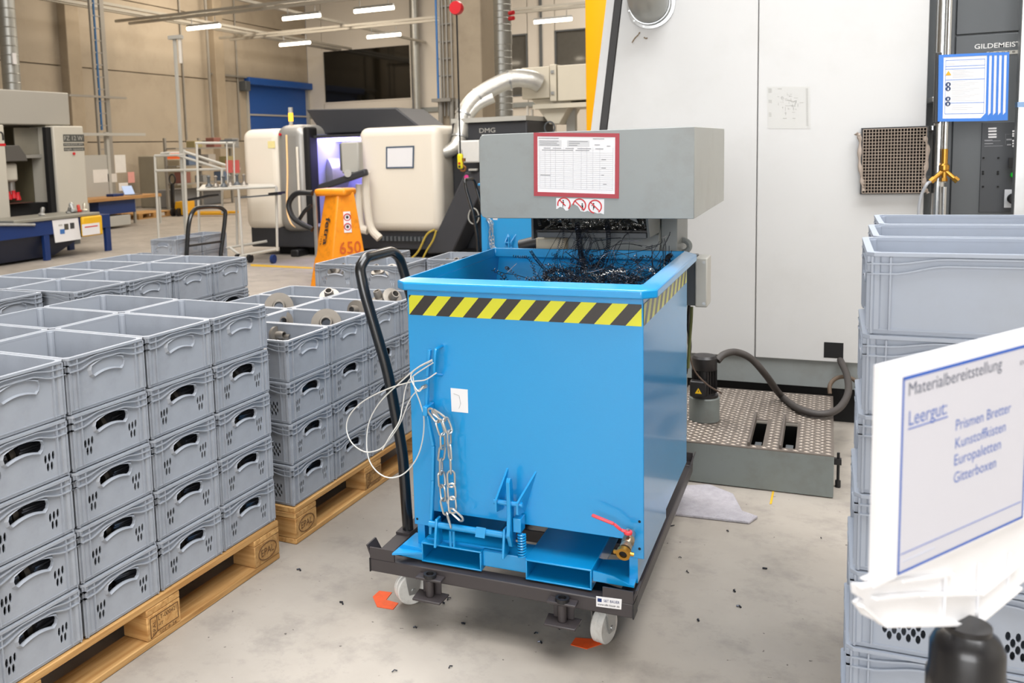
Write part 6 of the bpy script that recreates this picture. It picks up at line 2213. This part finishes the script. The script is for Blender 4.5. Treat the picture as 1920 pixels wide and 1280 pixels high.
MB().box(p.x - .024, p.x + .024, p.y - .024, p.y + .024, 0, zt).build('pole', M_GREYL, wp, bevel=.005)
MB().cyl((p.x + .1, p.y, zt - .4), (p.x + .1, p.y, zt), .03, n=8).build('pole_tube', M_WALLW, wp)
MB().box(p.x - .1, p.x + .15, p.y - .05, p.y + .05, zt, zt + .06).build('pole_cap', M_GREYL, wp)

# ================================================================== rolling tube rack with parts
RY = 7.8
rk = thing('tube_rack', 'rolling white tube rack with a shelf of turned parts left of the lathe', 'rack', (at(440, 470, Y=RY).x, RY, 0))
M_TUBE = mat('white_tube', '#c9c6bd', .4, var=.04)
rp = lambda x, y, dy=0: at(x, y, Y=RY + dy)


def rtube(a, b, dy0=0, dy1=None, r=.018):
    dy1 = dy0 if dy1 is None else dy1
    MB().cyl(rp(*a, dy0), rp(*b, dy1), r, n=8).build('rack_tube', M_TUBE, rk, smooth=True)


for a, b, d in (((447, 352), (455, 478), 0), ((518, 350), (520, 470), 0), ((369, 270), (374, 450), .4), ((416, 318), (417, 400), .6), ((443, 370), (445, 462), .5)):
    rtube(a, b, d)
for a, b, d in (((370, 356), (518, 350), 0), ((367, 268), (440, 268), .4), ((425, 465), (500, 452), .2), ((450, 480), (520, 467), 0), ((430, 463), (450, 478), .1)):
    rtube(a, b, d)
tz_ = rp(440, 354).z
MB().hexa([rp(372, 357), rp(518, 352), rp(512, 346, .5), rp(380, 349, .5), rp(372, 354), rp(518, 349), rp(512, 344, .5), rp(380, 346, .5)]).build('rack_shelf', M_TUBE, rk)
MB().bar(rp(455, 370, -.05), rp(525, 364, -.05), .10, .02).build('side_rail', M_DKGREY, rk)
MB().bar(rp(510, 363, -.08), rp(528, 361, -.08), .18, .03).build('black_pad', M_BLACK, rk)
MB().bar(rp(362, 374, .1), rp(400, 366, .1), .25, .03).build('black_pad', M_BLACK, rk)
for q_ in ((468, 470), (445, 466), (512, 478)):
    w = rp(*q_)
    MB().cyl((w.x - .02, RY, .06), (w.x + .02, RY, .06), .06, n=16).build('rack_caster', M_BLUED if q_[0] == 512 else M_BLACK, rk, smooth=True)
for x in (425, 438):
    rtube((x, 265), (x + 2, 345), .3, r=.010)
MB().bar(rp(414, 264, .3), rp(443, 263, .3), .05, .02).build('hanging_bar', M_DKGREY, rk)
for k, (x, y) in enumerate(((392, 350), (405, 350), (420, 350), (432, 348), (445, 347), (458, 347))):
    b_ = rp(x, y, .15)
    tag(MB().lathe([(.055, 0), (.05, .02), (.02, .05), (.018, .12), (.03, .14), (.0, .16)], b_, (0, 0, 1), 14).build('turned_part', M_TURNED if k % 2 else M_DKGREY, smooth=True),
        '%s turned part from the left on the tube rack shelf' % ORD[k], 'turned part', 'turned parts on the rack')
for k, x in enumerate((430, 443)):
    b_ = rp(x, 312, .45)
    tag(MB().box(b_.x - .05, b_.x + .05, b_.y - .01, b_.y + .01, b_.z - .09, b_.z + .09).build('red_card', mat('red_card', '#d0625c', .6)), ['red white card hanging at the rack, left one', 'red white card hanging at the rack, right one'][k], 'card')
# taller open frame left of it
r2 = thing('tube_stand', 'tall open frame of white tubes between bench and rolling rack', 'frame', at(320, 455, Z=0))
fY = r2.location.y
fp = lambda x, y, dy=0: at(x, y, Y=fY + dy)
for a, b in (((290, 292), (298, 448)), ((290, 292), (345, 290)), ((293, 320), (450, 316)), ((345, 280), (352, 455)), ((330, 290), (420, 318)), ((345, 284), (430, 312)), ((302, 288), (318, 286))):
    MB().cyl(fp(*a), fp(*b), .022, n=8).build('frame_tube', M_TUBE, r2, smooth=True)

# pallet jack and stacked goods by the wall
jk = at(340, 405, Z=0)
jp = lambda x, y: at(x, y, Y=jk.y)
pj_ = thing('pallet_jack', 'yellow and black hand pallet jack by the concrete wall', 'pallet jack', (jk.x, jk.y, 0))
hp_ = [jp(323, 385), jp(323, 345)]
MB().bar(jp(324, 390), jp(323, 345), .09, .06, (0, 1, 0)).build('tiller', M_BLACK, pj_, bevel=.01)
tc = jp(323, 336)
MB().tube([tc + Vector((.09 * math.cos(a), 0, .12 * math.sin(a))) for a in [2 * PI * k / 18 for k in range(18)]], .02, 7, closed=True).build('tiller_loop', M_BLACK, pj_, smooth=True)
MB().hexa([jp(326, 402), jp(348, 404), jp(348, 404) + Vector((0, .4, 0)), jp(326, 402) + Vector((0, .4, 0)), jp(328, 378), jp(346, 377), jp(346, 377) + Vector((0, .4, 0)), jp(328, 378) + Vector((0, .4, 0))]).build('pump_block', mat('jack_yellow', '#dfa51f', .45), pj_, bevel=.02)
for dy in (0, .45):
    MB().bar(jp(346, 401) + Vector((0, dy, 0)), jp(425, 400) + Vector((0, dy, 0)), .16, .06).build('fork', MATS['jack_yellow'], pj_, bevel=.01)
for x in (328, 338):
    w = jp(x, 402)
    MB().cyl((w.x - .03, jk.y - .05, .1), (w.x + .03, jk.y - .05, .1), .1, n=16).build('jack_wheel', M_BLACK, pj_, smooth=True)
gxx = -16.6
for k, (xa_, ya_, xb_, yb_, c_, lab) in enumerate(((328, 352, 372, 385, '#8b8b8b', 'grey container stacked by the wall behind the pallet jack'), (372, 350, 415, 386, '#7b7c7e', 'dark grey container right of the other by the wall'),
                                                   (338, 290, 352, 352, '#a09a8a', 'tall beige locker beside the mesh shelves'), (380, 296, 398, 350, '#b0a58f', 'beige carton rack behind the tube frame'))):
    A, Bq = at(xa_, yb_, X=gxx), at(xb_, ya_, X=gxx)
    mb = MB()
    z0 = 0.0 if k < 2 else A.z
    mb.box(gxx - .7 - (.8 if k > 1 else 0), gxx - (.8 if k > 1 else 0), A.y + .01, Bq.y - .01, 0, Bq.z)
    tag(mb.build('goods_container', mat('cont' + c_[1:], c_, .6, var=.08), bevel=.03), lab, 'container', 'goods by the concrete wall')
sh = thing('mesh_shelf', 'wire mesh shelving with assorted goods before the concrete wall', 'shelf', (gxx, at(400, 380, X=gxx + .4).y, 0))
sy0, sy1 = at(330, 380, X=gxx + .4).y, at(450, 380, X=gxx + .4).y
for y in (sy0, (sy0 + sy1) / 2, sy1):
    MB().box(gxx + .1, gxx + .16, y - .04, y + .04, 0, 2.0).build('shelf_post', M_COND, sh)
for z in (.7, 1.2, 1.7):
    MB().box(gxx + .1, gxx + .5, sy0, sy1, z - .02, z + .02).build('shelf_board', M_COND, sh)
r6 = random.Random(2)
for k in range(9):
    z = (.72, 1.22, 1.72)[k % 3]
    y = sy0 + (sy1 - sy0) * (.1 + .1 * k)
    c_ = ('#8a5a50', '#5f7088', '#a09468', '#8a8a88', '#a8a29a')[k % 5]
    tag(MB().box(gxx + .15, gxx + .45, y, y + .35, z, z + r6.uniform(.18, .32)).build('storage_box', mat('sb' + c_[1:], c_, .6), bevel=.01),
        '%s box from the left on the %s of the mesh shelf' % (ORD[k // 3], ('lower board', 'middle board', 'upper board')[k % 3]), 'box', 'boxes on the mesh shelf')
A = at(325, 305, X=WX + .02)
pw = thing('wall_notice', 'orange and green notice on the concrete wall above the pallet jack', 'notice', A)
MB().box(WX, WX + .02, A.y - .5, A.y + .5, A.z - .55, A.z + .35).build('notice_board', M_PAPER, pw)
MB().box(WX + .02, WX + .025, A.y - .4, A.y + .4, A.z - .05, A.z + .3).build('orange_field', mat('orange_print', '#e0622a', .6), pw)
MB().box(WX + .02, WX + .025, A.y - .35, A.y + .3, A.z - .45, A.z - .2).build('green_field', mat('green_print', '#2f7a4a', .6), pw)

# ================================================================== orange stacker mast
fo = at(625, 538, Z=0)
OYY = at(590, 538, Z=0).y
ot = thing('stacker_truck', 'orange pallet stacker mast with black lettering behind the far crates', 'pallet truck', (fo.x, OYY, 0))
op = lambda x, y, dy=0: at(x, y, Y=OYY + dy)
bz0 = 0.0
top_z = op(620, 362).z
# tapered four-sided mast seen on two faces
bl_, bm2, br_ = op(581, 538).x, op(618, 505).x, op(676, 500).x
tl_, tm_, tr2 = op(601, 365).x, op(629, 365).x, op(648, 365).x
b4 = [(bl_, OYY, 0), (bm2 + .06, OYY - .12, 0), (br_, OYY + .22, 0), (bl_ + .1, OYY + .5, 0)]
t4 = [(tl_, OYY + .10, top_z), (tm_, OYY + .05, top_z), (tr2, OYY + .2, top_z), (tl_ + .05, OYY + .35, top_z)]
MB().hexa(b4 + t4).build('mast_cover', M_ORANGE, ot, bevel=.015)
MB().box(op(585, 360).x, tr2 - .02, OYY + .03, OYY + .3, top_z - .035, top_z + .045).build('mast_cap', M_ORANGE, ot, bevel=.03, seg=3)
hx = op(590, 372, .05)
MB().cyl((hx.x, OYY + .05, .1), (hx.x, OYY + .05, top_z), .025, n=10).build('lift_rod', M_STEEL, ot, smooth=True)
lo = [op(x, y, -.15) for x, y in ((586, 362), (558, 362), (544, 375), (542, 390), (550, 408), (566, 420), (586, 430))]
MB().tube(smooth_path(lo, 6), .030, 10).build('tiller_loop', M_BLACK, ot, smooth=True)
MB().tube(smooth_path([op(x, y, -.1) for x, y in ((584, 385), (572, 395), (562, 410))], 5), .022, 8).build('control_lever', M_BLACK, ot, smooth=True)
fd = (Vector(b4[1]) - Vector(b4[0])).normalized()
up_ = ((Vector(t4[0]) + Vector(t4[1])) - (Vector(b4[0]) + Vector(b4[1]))).normalized()
f0 = Vector(b4[0]).lerp(Vector(b4[1]), .5).lerp(Vector(t4[0]).lerp(Vector(t4[1]), .5), .32)
nf = fd.cross(up_)
if nf.y > 0:
    nf = -nf
f1 = Vector(b4[0]).lerp(Vector(b4[1]), .40).lerp(Vector(t4[0]).lerp(Vector(t4[1]), .40), .74) + nf * .006
text('fetra', 'lettering', ot, M_INK, f1, -up_, fd, .075, .30, off=.004, bold=.02)
f2 = Vector(b4[0]).lerp(Vector(b4[1]), .22).lerp(Vector(t4[0]).lerp(Vector(t4[1]), .22), .54) + nf * .006
text('1 6 1 8', 'lettering', ot, M_INK, f2, -up_, fd, .022, .09, off=.004, bold=.02)
gd = (Vector(b4[2]) - Vector(b4[1])).normalized()
gu = ((Vector(t4[2]) + Vector(t4[1])) - (Vector(b4[2]) + Vector(b4[1]))).normalized()
ng = gd.cross(gu)
if ng.dot(CAM - Vector(b4[1])) < 0:
    ng = -ng


def gpt(u, v, o=.006):
    return Vector(b4[1]).lerp(Vector(b4[2]), u).lerp(Vector(t4[1]).lerp(Vector(t4[2]), u), v) + ng * o


wst = MB().hexa([gpt(.36, .58, .004), gpt(.64, .58, .004), gpt(.64, .58, .007), gpt(.36, .58, .007), gpt(.32, .80, .004), gpt(.64, .80, .004), gpt(.64, .80, .007), gpt(.32, .80, .007)]).build('warning_label', M_PAPER, ot)
for v in (.64, .74):
    c_ = gpt(.49, v, .009)
    MB().tube([c_ + (gd * math.cos(a) + Vector((0, 0, 1)) * math.sin(a)) * .036 for a in [2 * PI * k / 16 for k in range(16)]], .006, 5, closed=True).build('warning_ring', M_RED, wst)
    MB().cyl(c_, c_ + ng * .003, .016, n=8).build('warning_figure', M_INK, wst)
text('650', 'marker_text', ot, mat('red_marker', '#c5561a', .6), gpt(.22, .36), gd, gu, .13, .24, off=.003)

# ================================================================== hand cart with crates at the back left
hc = at(290, 470, Z=.35)
K = (-5.28, 4.66)
ct = thing('platform_cart', 'platform cart with a black tube handle carrying grey crates', 'cart', (K[0], K[1], 0))
MB().box(K[0] - .45, K[0] + .28, K[1] - .55, K[1] + .55, .17, .22).build('platform', M_DKGREY, ct, bevel=.008)
for sx_2 in (-.38, .2):
    for sy_2 in (-.45, .45):
        MB().cyl((K[0] + sx_2 - .02, K[1] + sy_2, .06), (K[0] + sx_2 + .02, K[1] + sy_2, .06), .06, n=16).build('cart_wheel', M_BLACK, ct, smooth=True)
        MB().box(K[0] + sx_2 - .03, K[0] + sx_2 + .03, K[1] + sy_2 - .03, K[1] + sy_2 + .03, .1, .175).build('caster_fork', M_STEEL, ct)
HXp = K[0] + .26
hb = [at(x, y, X=HXp) for x, y in ((350, 475), (354, 420), (362, 396), (376, 389), (406, 388), (420, 394), (422, 408), (414, 475))]
a_, z_ = hb[0].copy(), hb[-1].copy()
a_.z = z_.z = .15
MB().tube([a_] + smooth_path(hb, 6) + [z_], .021, 10).build('push_handle', MATS['black_gloss_tube'], ct, smooth=True)
m0, m1 = at(352, 461, X=HXp), at(417, 452, X=HXp)
MB().cyl(m0, m1, .012, n=8).build('handle_crossbar', M_BLACK, ct)
for i, (yy, nm) in enumerate(((K[1] - .2, 'near'), (K[1] + .21, 'far'))):
    for l in range(3):
        crate((K[0] + .05, yy, .222 + l * HC), PI / 2, 'open', 'grey slotted crate, %s, %s stack on the platform cart' % ('top' if l == 2 else ORD[2 - l] + ' from top', nm), 'crates on the platform cart')
for l in range(2):
    crate((K[0] - .29, K[1] - .34, .222 + l * HC), PI / 2, 'open', 'grey slotted crate, %s, low left stack on the platform cart' % ('top' if l == 1 else ORD[1 - l] + ' from top'), 'crates on the platform cart')
